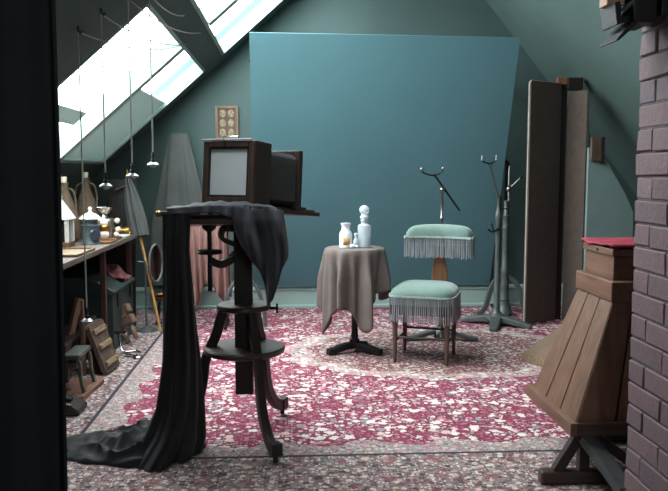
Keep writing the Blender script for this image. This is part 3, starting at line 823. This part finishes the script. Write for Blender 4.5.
b = fork(B(), (AX-.072, AY, 1.285), .72); f = b.build('fork', black_iron, t, world=True, smooth=True)
for p in ((-.095, -.02, .045), (.060, -.02, .05)):
    q = Vector(p)*.72; B().tube([(AX-.072+q.x, AY+q.y, 1.285+q.z-.01), (AX-.072+q.x, AY+q.y, 1.285+q.z+.03)], .007, 8).build('pad', steel, f, world=True, smooth=True)
b = B().tube(smooth_path([(AX, AY-.02, .78), (AX-.05, AY-.04, .755), (AX-.09, AY-.04, .775)], 4), .007, 8).tube([(AX-.045, AY-.04, .765), (AX-.06, AY-.03, .82)], .006, 8)
b.build('side_clamp', black_iron, t, world=True, smooth=True)
B().tube([(AX+.02, AY-.01, .93), (AX+.07, AY-.01, .935)], .005, 8).build('thumb_screw', black_iron, t, world=True, smooth=True)

t = thing('head_rest', 'tall head rest with ringed pole and curved sickle legs by the folding screen', 'head rest', (1.80, 6.25, ZR))
AX, AY = 1.80, 6.25
for a in (188, -8, 90):
    ca, sa = math.cos(math.radians(a)), math.sin(math.radians(a))
    B().tube(smooth_path([(AX+r*ca, AY+r*sa, z) for r, z in ((.02, .34), (.09, .30), (.135, .20), (.16, .11), (.20, .05), (.24, .032))], 4), .02, sq=(.026, .044)).build('leg', grey_iron, t, world=True, bevel=.006)
B().lathe([(.03, .14), (.045, .15), (.04, .17), (.036, .24), (.040, .30), (.030, .38), (.036, .40), (.027, .42), (.026, .74), (.032, .755), (.026, .77), (.026, .84), (.032, .855), (.020, .87), (.018, .98), (.0, .985)], (AX, AY, 0), 18).build('pole', grey_iron, t, world=True, smooth=True)
B().lathe([(.07, .03), (.065, .06), (.05, .08), (.045, .14), (.03, .15)], (AX, AY, 0), 18).build('base', grey_iron, t, world=True, smooth=True)
B().tube([(AX+.02, AY, .97), (AX+.02, AY, 1.27)], .010, 8).build('inner_rod', steel, t, world=True, smooth=True)
B().tube([(AX+.02, AY, 1.08), (AX+.11, AY-.02, 1.17)], .006, 8).build('arm', steel, t, world=True, smooth=True)
B().ball((AX+.115, AY-.02, 1.177), .013).build('arm_knob', black_iron, t, world=True, smooth=True)
B().ball((AX+.02, AY, 1.08), .026).build('joint', steel, t, world=True, smooth=True)
# black rail standing in the gap beside the backdrop
t = thing('slotted_rail', 'black slotted upright rail in the gap beside the backdrop', 'rail', (1.87, 6.60, ZR))
for s in (-1, 1): B().box(1.87+s*.035-.016, 1.87+s*.035+.016, 6.58, 6.62, .03, 1.28).build('upright', black_iron, t, world=True, bevel=.003)
B().rings([[(1.87+r*math.cos(PI*k/12), y, 1.28+r*math.sin(PI*k/12)) for k in range(13)] for r, y in ((.051, 6.58), (.051, 6.62), (.019, 6.62), (.019, 6.58), (.051, 6.58))], closed=False).build('arched_top', black_iron, t, world=True)
B().box(1.80, 1.94, 6.52, 6.68, ZR, .04).build('base', black_iron, t, world=True, bevel=.003)

# arched iron foot glimpsed behind the camera stand
t = thing('iron_stand', 'grey iron stand with arched feet half hidden behind the camera stand', 'stand', (-.36, 5.85, ZR))
for s in (-1, 1):
    B().tube(smooth_path([(-.36+s*r, 5.85, z) for r, z in ((.0, .40), (.06, .38), (.11, .31), (.145, .20), (.16, .10), (.165, .03))], 4), .016, 8).build('arched_foot', grey_iron, t, world=True, smooth=True)
B().tube(smooth_path([(-.36, 5.85+r, z) for r, z in ((.0, .40), (.06, .38), (.11, .31), (.145, .20), (.16, .10), (.165, .03))], 4), .016, 8).build('arched_foot', grey_iron, t, world=True, smooth=True)
B().lathe([(.02, .36), (.03, .38), (.03, .42), (.016, .44), (.014, .80), (.02, .81), (0, .82)], (-.36, 5.85, 0), 14).build('pole', grey_iron, t, world=True, smooth=True)

# ------------------------------------------------------------------ folding screen
t = thing('folding_screen', 'tall brown cloth folding screen of two leaves around a wooden post', 'screen', (2.1, 5.95, ZR))
def leaf(a, c, z0, z1, th, edge_m=screen_edge, name='leaf'):
    a, c = Vector(a).to_3d(), Vector(c).to_3d(); d = (c-a).normalized(); n = Vector((-d.y, d.x, 0))*th
    w = (c-a).length; r = .03
    out = [(0, z0), (w, z0)] + [(w-r+r*math.cos(k*PI/8), z1-r+r*math.sin(k*PI/8)) for k in range(5)] + [(r-r*math.sin(k*PI/8), z1-r+r*math.cos(k*PI/8)) for k in range(5)]
    o = B().prism([a+d*x+Vector((0, 0, z)) for x, z in out], n).build(name, screen_cloth, t, world=True, bevel=.004)
    pts = [a+d*x+Vector((0, 0, z))+n*.5 for x, z in out[1:]+[out[0]]]
    B().tube(pts, .0055, 6).build('edging', edge_m, o, world=True, smooth=True)
    return o
leaf((1.845, 5.80), (2.165, 6.02), .02, 1.92, .03)
leaf((2.215, 6.02), (2.31, 5.86), .02, 1.85, .03, screen_cloth)
B().box(2.16, 2.22, 6.05, 6.11, ZR, 1.93).build('post', dark_wood, t, world=True, bevel=.004)
B().box(2.12, 2.20, 6.00, 6.03, 1.91, 1.965).build('cap_block', brown_wood, t, world=True, bevel=.006)
B().box(2.20, 2.325, 5.99, 6.09, 1.87, 1.965).build('cap_block', dark_wood, t, world=True, bevel=.006)
for x in (2.19,): B().box(x-.03, x+.03, 6.06, 6.3, ZR, .02+ZR).build('foot', dark_wood, t, world=True)

# green angled flat and its wooden batten
t = thing('scenery_flat', 'grey-green flat board with sloping corner behind the folding screen', 'board', (2.35, 5.5, ZR))
B().prism([(2.19, 5.5, ZR), (2.56, 5.5, ZR), (2.545, 5.5, .92), (2.49, 5.5, 1.04), (2.29, 5.5, 1.37), (2.19, 5.5, 1.40)], (0, .03, 0)).build('board', panel_green, t, world=True, bevel=.003)
B().box(2.20, 2.275, 5.47, 5.50, 1.30, 1.475).build('batten', screen_wood, t, world=True, bevel=.004)
B().box(2.275, 2.30, 5.47, 5.56, 1.28, 1.475).build('batten', dark_wood, t, world=True, bevel=.004)
B().tube([(2.4, 5.53, .8), (2.4, 5.85, ZR+.02)], .012, sq=(.03, .03)).build('prop', brown_wood, t, world=True)

# ------------------------------------------------------------------ flared plank box on trestle
t = thing('flared_box', 'flared brown plank box on a trestle beside the brick chimney', 'box', (1.4, 3.03, .24))
x0t, x1t, y0t, y1t, zt = 1.222, 1.55, 2.79, 3.14, .728      # top of the flare
x0b, x1b, y0b, y1b, zbm = 1.068, 1.72, 2.75, 3.27, .235     # mouth
walnut = wood('walnut_plank', (112, 80, 62), .5, 2, .3); walnuty = wood('walnut_plank_y', (112, 80, 62), .5, 1, .3)
def flare(side, k, n, gap=.004):
    f0, f1 = k/n, (k+1)/n
    def P(u, z):
        s = (z-zbm)/(zt-zbm)
        xa, xb, ya, yb = x0b+(x0t-x0b)*s, x1b+(x1t-x1b)*s, y0b+(y0t-y0b)*s, y1b+(y1t-y1b)*s
        if side == 'L': return Vector((xa, ya+(yb-ya)*u, z))
        if side == 'R': return Vector((xb, ya+(yb-ya)*u, z))
        if side == 'F': return Vector((xa+(xb-xa)*u, ya, z))
        return Vector((xa+(xb-xa)*u, yb, z))
    inn = {'L': Vector((.02, 0, 0)), 'R': Vector((-.02, 0, 0)), 'F': Vector((0, .02, 0)), 'B': Vector((0, -.02, 0))}[side]
    e = gap/.5
    q = [P(f0+e, zbm), P(f1-e, zbm), P(f1-e, zt), P(f0+e, zt)]
    B().prism(q, inn).build('plank', walnut, t, world=True, bevel=.003)
for sd, n in (('L', 3), ('F', 4), ('R', 3), ('B', 4)):
    for k in range(n): flare(sd, k, n)
B().hexa([(x0b+.02, y0b+.02, zbm+.01), (x1b-.02, y0b+.02, zbm+.01), (x0b+.02, y1b-.02, zbm+.01), (x1b-.02, y1b-.02, zbm+.01),
          (x0t+.015, y0t+.015, zt-.01), (x1t-.015, y0t+.015, zt-.01), (x0t+.015, y1t-.015, zt-.01), (x1t-.015, y1t-.015, zt-.01)]).build('lining', leather, t, world=True)
for (xa, xb, ya, yb) in ((x0b-.014, x0b+.012, y0b-.014, y1b+.014), (x1b-.012, x1b+.014, y0b-.014, y1b+.014)):
    B().box(xa, xb, ya, yb, zbm-.012, zbm+.038).build('mouth_rail', walnuty, t, world=True, bevel=.003)
for (ya, yb) in ((y0b-.014, y0b+.012), (y1b-.012, y1b+.014)):
    B().box(x0b+.012, x1b-.012, ya, yb, zbm-.012, zbm+.038).build('mouth_rail', dark_woodx, t, world=True, bevel=.003)
B().box(1.214, 1.556, 2.782, 3.148, .728, .805).build('lower_collar', walnuty, t, world=True, bevel=.005)
B().box(1.237, 1.53, 2.825, 3.105, .805, .900).build('upper_box', walnuty, t, world=True, bevel=.004)
lid = B().box(1.228, 1.54, 2.816, 3.114, .900, .926).build('lid', walnuty, t, world=True, bevel=.003)
B().lathe([(0, -.004), (.006, -.002), (.006, .004)], (1.227, 2.96, .913), 10, axis='X').build('lid_screw', black_iron, lid, world=True, smooth=True)
def redpad(u, v):
    return Vector((1.222+.33*u, 2.808+.31*v, .9285+.009+.006*math.sin(u*9+v*7)*math.sin(v*PI)+.004*math.sin(v*14)))
tag(B().grid(redpad, 24, 16).build('red_cloth', red_cloth, smooth=True, solid=.008), 'crumpled red cloth lying on top of the flared box', 'cloth')
t = thing('trestle', 'dark timber trestle with angled struts carrying the flared box', 'trestle', (1.2, 2.85, ZR))
for y in (2.81, 3.26):
    B().box(.965 if y < 3 else 1.32, 1.62, y-.025, y+.025, ZR, .065).build('foot_beam', dark_woodx, t, world=True, bevel=.008)
    px_ = 1.135 if y < 3 else 1.40
    B().box(px_-.02, px_+.02, y-.02, y+.02, .065, .222).build('post', dark_wood, t, world=True, bevel=.003)
    if y < 3: B().tube([(1.03, y, .06), (1.125, y, .215)], .02, sq=(.035, .04)).build('strut', dark_wood, t, world=True, bevel=.003)
    if y < 3: B().tube([(1.155, y, .215), (1.38, y, .05)], .02, sq=(.035, .04)).build('strut', dark_wood, t, world=True, bevel=.003)
B().hexa([(1.10, 2.78, .19), (1.17, 2.78, .19), (1.37, 3.30, .19), (1.44, 3.30, .19), (1.10, 2.78, .222), (1.17, 2.78, .222), (1.37, 3.30, .222), (1.44, 3.30, .222)]).build('ridge_beam', dark_wood, t, world=True, bevel=.003)
B().tube([(1.14, 2.79, .20), (1.22, 2.62, .06)], .02, sq=(.07, .035)).build('brace', M('weathered_timber', (92, 92, 92), .8, 0, .25, 12), t, world=True, bevel=.003)
# pale wedge on the rug
t = thing('plywood_wedge', 'pale plywood wedge lying on the rug left of the flared box', 'wedge', (1.7, 4.75, ZR))
B().prism([(1.49, 4.72, ZR), (1.95, 4.92, ZR), (1.95, 4.92, .30), (1.49, 4.72, ZR+.055)], (.085, -.20, 0)).build('body', M('plywood', (122, 98, 80), .7, 0, .15, 9), t, world=True, bevel=.003)
B().prism([(1.487, 4.722, ZR+.002), (1.487, 4.722, ZR+.055), (1.574, 4.516, ZR+.055), (1.574, 4.516, ZR+.002)], (-.006, -.003, 0)).build('pale_edge', pale_wood, t, world=True)

# ------------------------------------------------------------------ black spotlight with barn doors on the chimney
t = thing('spotlight', 'black metal spotlight with flared shutters fixed high on the chimney', 'lamp', (1.10, 2.33, 1.75))
B().box(1.075, 1.10, 2.25, 2.41, 1.68, 1.86).build('mounting_plate', black_iron, t, world=True, bevel=.004)
B().tube([(1.08, 2.33, 1.78), (1.03, 2.33, 1.80)], .012, 8).build('swivel', black_iron, t, world=True, smooth=True)
B().box(.995, 1.072, 2.26, 2.41, 1.665, 1.86).build('housing', black_iron, t, world=True, bevel=.008)
B().prism([(1.000, 2.27, 1.675), (1.028, 2.27, 1.675), (.958, 2.27, 1.612), (.948, 2.27, 1.612)], (0, .13, 0)).build('shutter', black_iron, t, world=True, bevel=.002)
B().prism([(.965, 2.27, 1.70), (1.0, 2.27, 1.735), (1.0, 2.27, 1.72), (.962, 2.27, 1.685)], (0, .13, 0)).build('shutter', M('worn_black_metal', (70, 80, 88), .4, .5), t, world=True, bevel=.002)
B().prism([(.945, 2.28, 1.725), (.962, 2.28, 1.73), (.972, 2.28, 1.665), (.955, 2.28, 1.660)], (0, .11, 0)).build('shutter', black_iron, t, world=True, bevel=.002)
B().tube([(.962, 2.33, 1.715), (1.01, 2.33, 1.75)], .006, 8).build('shutter_arm', black_iron, t, world=True, smooth=True)
B().box(.93, .985, 2.30, 2.36, 1.722, 1.80).build('timber_block', M('raw_timber', (176, 140, 116), .7), t, world=True, bevel=.003)
t.location.x += .028

# ------------------------------------------------------------------ workbench under the skylight
BT = .75
t = thing('workbench', 'long dark workbench along the left wall under the skylight', 'workbench', (-1.45, 4.6, 0))
bench_m = wood('bench_top', (112, 100, 92), .45, 1, .25)
for k in range(3):
    xa = -1.735+.19*k; B().prism([(xa, 3.0, BT-.03), (xa+.187, 3.0, BT-.03), (xa+.187, 5.88, BT-.03), (xa, 5.88, BT-.03)], (0, 0, .03)).build('top_board', bench_m, t, world=True, bevel=.003)
B().box(-1.30, -1.275, 3.0, 5.88, BT-.08, BT-.031).build('apron', dark_wood, t, world=True, bevel=.003)
red_leg = wood('red_brown_leg', (66, 44, 38), .5)
for y in (3.3, 5.02, 5.82):
    for x in (-1.225, -1.69): B().box(x-.017, x+.017, y-.02, y+.02, ZR if x > -1.6 else 0, BT-.031).build('leg', red_leg, t, world=True, bevel=.003)
B().box(-1.70, -1.22, 5.855, 5.875, .05, BT-.031).build('end_panel', dark_wood, t, world=True)
B().box(-1.72, -1.25, 3.1, 4.75, .25, .275).build('shelf', dark_wood, t, world=True)
# lanterns
t = thing('lantern', 'white tin lantern with pyramid roof, nearest on the workbench', 'lantern', (-1.45, 4.88, BT))
lw = .058
bx('base', brown_wood, t, -lw-.012, lw+.012, -lw-.012, lw+.012, 0, .030)
for sx in (-1, 1):
    for sy in (-1, 1): bx('post', white_enamel, t, sx*lw-.012, sx*lw+.012, sy*lw-.012, sy*lw+.012, .030, .175, .002)
bx('glass_box', M('lantern_glass', (40, 38, 36), .2), t, -lw+.01, lw-.01, -lw+.01, lw-.01, .03, .17)
B().rings([[(s*x, s*y, z) for x, y in ((-1, -1), (1, -1), (1, 1), (-1, 1))] for s, z in ((.078, .172), (.078, .180), (.016, .295), (.012, .305))]).build('roof', white_enamel, t)
B().lathe([(.010, .30), (.018, .308), (.018, .318), (.008, .328), (0, .33)], (0, 0, 0), 12).build('finial', white_enamel, t, smooth=True)
t = thing('lantern', 'blue-grey tin lantern with pointed round cap beside the white one', 'lantern', (-1.30, 5.03, BT))
B().lathe([(.058, 0), (.060, .006), (.056, .012), (.056, .118), (.062, .124), (.048, .132), (.048, .165)], (0, 0, 0), 24).build('body', grey_enamel, t, smooth=True)
B().lathe([(.048, .160), (.070, .164), (.072, .170), (.040, .196), (.014, .208), (.010, .224), (.014, .232), (.006, .244), (0, .246)], (0, 0, 0), 24).build('cap', white_enamel, t, smooth=True)
B().lathe([(.034, 0), (.040, .006), (.034, .016), (.024, .018), (0, .016)], (.035, -.038, .065), 20, Matrix.Rotation(math.radians(42), 3, 'Z') @ Matrix.Rotation(math.radians(90), 3, 'X')).build('lens_port', M('port_glass', (60, 66, 78), .15), t, smooth=True)
# magic-lantern mechanism
t = thing('brass_apparatus', 'cluttered metal apparatus with dish top and white knobs on the workbench', 'apparatus', (-1.275, 5.35, BT))
bx('base_plate', brown_wood, t, -.075, .085, -.09, .09, 0, .018)
bx('housing', M('nickel', (150, 140, 128), .35, .8, .4, 40), t, -.055, .045, -.055, .055, .018, .150, .012)
for i, (z, r) in enumerate(((.045, .030), (.085, .034), (.125, .026))):
    B().lathe([(r, 0), (r*1.1, .008), (r*.7, .016), (r*.4, .022), (0, .022)], (.0, -.054, z), 18, Matrix.Rotation(math.radians(90), 3, 'X')).build('dial', white_enamel if i != 1 else brass, t, smooth=True)
for z, x in ((.040, .062), (.075, .075), (.135, .070)):
    kn = B().tube([(.04, -.01, z), (x, -.02, z)], .006, 8).build('spindle', brass, t, smooth=True)
    B().ball((x+.012, -.024, z), .019).build('knob', white_enamel, kn, smooth=True)
B().lathe([(.02, .148), (.03, .155), (.02, .175), (.05, .20), (.066, .225), (.062, .226), (.045, .205), (0, .19)], (-.015, 0, 0), 24).build('dish', chrome, t, smooth=True)
t = thing('brass_lens', 'brass lens barrel lying on its side at the bench end', 'lens', (-1.255, 5.72, BT))
B().lathe([(.028, -.07), (.031, -.066), (.031, -.04), (.026, -.038), (.026, .03), (.033, .034), (.033, .062), (.028, .062), (.026, .05), (0, .05)], (0, 0, .034), 22, axis='X').build('barrel', brass, t, smooth=True)
B().lathe([(.0, 0), (.010, .003), (.010, .012), (0, .014)], (0, 0, .062), 12).build('focus_knob', brass, t, smooth=True)
# wicker demijohns
for loc, h, lab in (((-1.51, 5.20, BT), .40, 'wicker-covered bottle standing just behind the white lantern'), ((-1.445, 5.50, BT), .43, 'wicker-covered bottle with pale cork behind the blue-grey lantern')):
    t = thing('wicker_bottle', lab, 'bottle', loc, (0, 0, 0), group='wicker bottles on the bench')
    R = []
    prof = [(.070, 0), (.092, .02), (.098, .08), (.092, .15), (.074, .22), (.050, .29), (.032, .34), (.026, h-.02), (.028, h)]
    prof2 = []
    for (r0, z0), (r1, z1) in zip(prof, prof[1:]):
        for q in range(4): prof2.append((r0+(r1-r0)*q/4+(.0025 if q % 2 else 0), z0+(z1-z0)*q/4))
    prof2.append(prof[-1])
    B().lathe(prof2, (0, 0, 0), 24).build('wicker_body', wicker, t, smooth=True)
    B().lathe([(.016, h-.002), (.021, h+.03), (.020, h+.038), (0, h+.038)], (0, 0, 0), 14).build('cork', cork, t, smooth=True)
    for s in (-1, 1):
        B().tube(smooth_path([(s*.03, 0, h-.04), (s*.062, 0, h-.06), (s*.075, 0, h-.13), (s*.07, 0, h-.20)], 4), .007, 6).build('handle', wicker, t, smooth=True)
# trays and small flat things along the bench edge
for i, (x, y, w, d, h, m, lab) in enumerate(((-1.27, 4.45, .09, .20, .016, pale_wood, 'flat pale wooden tray near the bench edge'),
        (-1.25, 5.15, .07, .10, .012, brown_wood, 'thin brown wooden slat lying between lantern and apparatus'),
        (-1.24, 5.57, .06, .09, .014, white_enamel, 'small white enamel tray before the brass lens'))):
    t = thing('shallow_tray', lab, 'tray', (x, y, BT))
    bx('base', m, t, -w, w, -d, d, 0, h*.4, .001)
    for s in (-1, 1):
        bx('rim', m, t, s*w-.004, s*w+.004, -d, d, h*.4, h, .001)
        bx('rim', m, t, -w+.004, w-.004, s*d-.004, s*d+.004, h*.4, h, .001)
# leaning dark board and closed parasol
t = thing('leaning_board', 'dark board leaning at the far end of the workbench', 'board', (-1.32, 6.05, 0))
B().hexa([(-1.50, 5.99, ZR), (-1.22, 5.99, ZR), (-1.50, 6.01, ZR), (-1.22, 6.01, ZR), (-1.42, 6.08, 1.16), (-1.21, 6.08, 1.16), (-1.42, 6.10, 1.16), (-1.21, 6.10, 1.16)]).build('panel', dark_wood, t, world=True, bevel=.003)
B().tube([(-1.40, 6.02, 1.06), (-1.23, 6.025, 1.14)], .008, sq=(.03, .008)).build('metal_strip', chrome, t, world=True)
t = thing('cloth_topped_pole', 'tan wooden pole with folded grey cloth leaning beside the bench', 'pole', (-.97, 5.72, ZR))
p0, p1 = Vector((-.985, 5.74, ZR+.005)), Vector((-1.255, 5.975, 1.20))
B().tube([p0, p1], .011, 8).build('shaft', wood('tan_wood', (186, 138, 82), .5), t, world=True, smooth=True)
dv = (p1-p0).normalized(); R = []
e1 = dv.cross(Vector((0, 1, 0))).normalized(); e2 = dv.cross(e1)
for k in range(15):
    f = k/14; c = p0.lerp(p1, .60+.39*f); r = .012+.052*math.sin(PI*min(1, (1-f)*.62+.02))**.9*(1 if f < .97 else .5)
    R.append([c+(e1*math.cos(2*PI*i/48)+e2*math.sin(2*PI*i/48))*r*(1+.16*math.sin(8*2*PI*i/48)) for i in range(48)])
B().rings(R).build('folded_cloth', grey_cloth, t, world=True, smooth=True)
B().lathe([(.009, 0), (.004, .05), (0, .055)], p1-dv*.01, 10).build('ferrule', brass, t, world=True, smooth=True)
# oval hand mirror / wheel on stand beside the black cloth
t = thing('oval_mirror', 'small oval mirror on a thin iron stand beside the black cloth', 'mirror', (-1.03, 5.80, ZR))
mc = Vector((-1.02, 5.80, .53)); mr = Matrix.Rotation(math.radians(64), 3, 'Z')
B().tube([mc+mr@Vector((.085*math.cos(k*PI/16), 0, .142*math.sin(k*PI/16))) for k in range(33)], .010, 8).build('rim', grey_iron, t, world=True, smooth=True)
B().prism([mc+mr@Vector((.083*math.cos(k*PI/16), 0, .14*math.sin(k*PI/16))) for k in range(32)], mr@Vector((0, .004, 0))).build('mirror_glass', M('mirror_glass', (200, 205, 205), .06, 1, .02), t, world=True)
B().tube([(-1.10, 5.80, .04), (-1.10, 5.80, .55)], .008, 8).build('pole', grey_iron, t, world=True, smooth=True)
B().tube([(-1.155, 5.80, .545), (-1.03, 5.80, .53)], .006, 8).build('arm', grey_iron, t, world=True, smooth=True)
B().lathe([(.08, ZR), (.075, .025), (.02, .04), (.01, .05)], (-1.10, 5.80, 0), 18).build('base', grey_iron, t, world=True, smooth=True)
# green chest with a red cloth
t = thing('painted_chest', 'dark green painted chest with sloping lid under the workbench', 'chest', (-1.4, 5.45, 0))
B().box(-1.66, -1.19, 5.12, 5.78, ZR, .40).build('body', green_paint, t, world=True, bevel=.004)
B().prism([(-1.68, 5.10, .40), (-1.175, 5.10, .40), (-1.175, 5.10, .42), (-1.34, 5.10, .52), (-1.68, 5.10, .52)], (0, .69, 0)).build('lid', green_paint, t, world=True, bevel=.004)
for y in (5.25, 5.66): B().box(-1.186, -1.18, y-.02, y+.02, .30, .40).build('hasp', black_iron, t, world=True, bevel=.001)
def rag(u, v): return Vector((-1.36+.17*u, 5.43+.32*v, lerp([(0, .524), (.1, .524), (1, .428)], u)+.018+.016*math.sin(u*8+v*5)+.010*math.sin(v*17)))
tag(B().grid(rag, 20, 24).build('faded_rag', M('faded_red', (128, 74, 78), .9, 0, .4, 12), smooth=True, solid=.006), 'crumpled faded red rag on the green chest lid', 'cloth')
# small candle dish on a dark stool beside the chest
t = thing('low_stool', 'low dark stool holding a small dish beside the green chest', 'stool', (-.98, 5.92, ZR))
B().lathe([(.09, .22), (.10, .225), (.10, .245), (0, .248)], (-.98, 5.98, 0), 24).build('seat', dark_woodx, t, world=True, smooth=True)
for a in (30, 150, 270):
    B().tube([(-.98+.06*math.cos(math.radians(a)), 5.98+.06*math.sin(math.radians(a)), .225), (-.98+.09*math.cos(math.radians(a)), 5.98+.09*math.sin(math.radians(a)), ZR+.002)], .012, 8).build('leg', dark_wood, t, world=True, smooth=True)
tag(B().lathe([(.025, .249), (.035, .252), (.048, .266), (.045, .267), (.03, .256), (0, .255)], (-1.01, 5.97, 0), 20).build('copper_dish', M('copper', (190, 120, 70), .35, .9), smooth=True), 'small copper dish on the low dark stool', 'dish')

# ------------------------------------------------------------------ things on the rug before the bench
t = thing('printing_frame', 'brown wooden printing frame with battens leaning before the bench', 'frame', (-1.09, 4.62, ZR), (0, 0, math.radians(-6)))
lean = Matrix.Rotation(math.radians(-20), 4, 'Y')
def lb(name, m, x0, x1, y0, y1, z0, z1, par=t, bev=.004): return B().box(x0, x1, y0, y1, z0, z1, lean).build(name, m, par, bevel=bev)
fr_m = wood('frame_board', (94, 76, 64), .6)
lb('back_board', fr_m, -.016, .016, -.12, .12, .006, .300)
B().prism([lean @ Vector((-.016, .12*math.cos(PI*k/10), .298+.03*math.sin(PI*k/10))) for k in range(11)], lean.to_3x3() @ Vector((.032, 0, 0))).build('round_top', fr_m, t)
for z in (.06, .17, .265): lb('batten', pale_wood, .016, .032, -.10, .09, z-.017, z+.017)
for z in (.06, .17, .265):
    for y in (-.085, .075): B().ball(lean @ Vector((.034, y, z)), .006).build('screw_head', brass, t, smooth=True)
t = thing('red_board', 'reddish board leaning behind the printing frame', 'board', (-1.16, 4.66, ZR), (0, 0, math.radians(-10)))
lb('panel', wood('red_board', (92, 56, 50), .55), -.012, .012, -.11, .13, .004, .325, t)
lb('ledge', dark_wood, .012, .020, -.11, .13, .29, .325, t)
# hand-screw clamp
t = thing('wooden_clamp', 'pale wooden hand-screw clamp with two spindles leaning on the chest', 'clamp', (-1.10, 5.33, ZR+.02), (math.radians(-8), math.radians(-30), math.radians(-20)))
for z in (.155, .235): bx('jaw', frame_wood, t, -.10, .075, -.026, .026, z-.030, z+.030, .008)
for x in (-.045, .03):
    B().lathe([(.014, .012), (.018, .02), (.018, .10), (.012, .11), (.011, .32), (.014, .325), (.012, .40), (0, .402)], (x, 0, 0), 12).build('spindle', frame_wood, t, smooth=True)
bx('jaw_plate', pale_wood, t, -.02, .05, -.029, -.026, .185, .205, .001)
# chrome bracket lying on the rug
t = thing('chrome_bracket', 'shiny bent metal bracket lying between printing frame and clamp', 'bracket', (-1.10, 5.02, ZR))
B().tube(smooth_path([(-1.14, 5.05, .15), (-1.13, 5.03, .10), (-1.11, 5.0, .045), (-1.06, 4.96, .025), (-1.0, 4.94, .025)], 5), .010, 8).build('arm', chrome, t, world=True, smooth=True)
B().lathe([(.03, 0), (.034, .006), (.026, .014), (0, .016)], (-1.0, 4.94, ZR+.001), 18).build('disc_foot', chrome, t, world=True, smooth=True)
B().tube([(-1.17, 5.06, .155), (-1.09, 5.04, .155)], .012, 8).build('cross_bar', chrome, t, world=True, smooth=True)
B().tube([(-1.13, 5.05, .02), (-1.04, 5.10, .022), (-1.0, 5.05, .022)], .008, 8).build('rod', chrome, t, world=True, smooth=True)
# iron arch on a board
t = thing('iron_press', 'grey iron arch with two legs mounted on a wooden board', 'press', (-1.16, 4.15, ZR))
B().prism([(-1.30, 3.99, ZR), (-1.095, 3.99, ZR), (-1.07, 4.34, ZR), (-1.275, 4.34, ZR)], (0, 0, .028)).build('base_board', wood('press_board', (120, 82, 64), .55, 1), t, world=True, bevel=.004)
gi = M('olive_iron', (84, 84, 76), .5, .3, .2, 12)
for y in (4.06, 4.27):
    B().tube(smooth_path([(-1.11, y, .04), (-1.125, y, .12), (-1.13, y+.0, .20), (-1.16, y, .235), (-1.21, y, .225), (-1.25, y, .15), (-1.26, y, .04)], 4), .012, sq=(.018, .024)).build('arch_leg', gi, t, world=True, bevel=.003)
B().box(-1.215, -1.125, 4.045, 4.285, .222, .250).build('top_bar', gi, t, world=True, bevel=.008)
B().box(-1.20, -1.15, 4.08, 4.25, .17, .20).build('platen', gi, t, world=True, bevel=.006)
# angled easel strut under the bench
t = thing('wooden_easel', 'plain wooden angle brace standing under the workbench front', 'easel', (-1.27, 4.45, 0))
B().tube([(-1.31, 4.42, .16), (-1.24, 4.50, .48)], .016, sq=(.03, .035)).build('strut', frame_wood, t, world=True, bevel=.003)
B().tube([(-1.33, 4.40, .165), (-1.22, 4.46, .14)], .016, sq=(.03, .03)).build('ledge', frame_wood, t, world=True, bevel=.003)
B().tube([(-1.31, 4.43, .16), (-1.31, 4.43, ZR)], .016, sq=(.03, .03)).build('leg', frame_wood, t, world=True, bevel=.003)
B().tube([(-1.23, 4.50, .47), (-1.23, 4.52, ZR)], .016, sq=(.025, .025)).build('leg', frame_wood, t, world=True, bevel=.003)
# worn brown shoe-shaped wooden block at the curtain edge
t = thing('wooden_block', 'small dark brown block on the rug at the curtain edge', 'block', (-1.10, 3.80, ZR))
B().prism([(-1.16, 3.74, ZR), (-1.05, 3.74, ZR), (-1.05, 3.74, .04), (-1.09, 3.74, .07), (-1.16, 3.74, .085)], (0, .16, 0)).build('body', dark_wood, t, world=True, bevel=.008)
B().box(-1.155, -1.10, 3.78, 3.86, .083, .09).build('cap', dark_wood, t, world=True, bevel=.002)
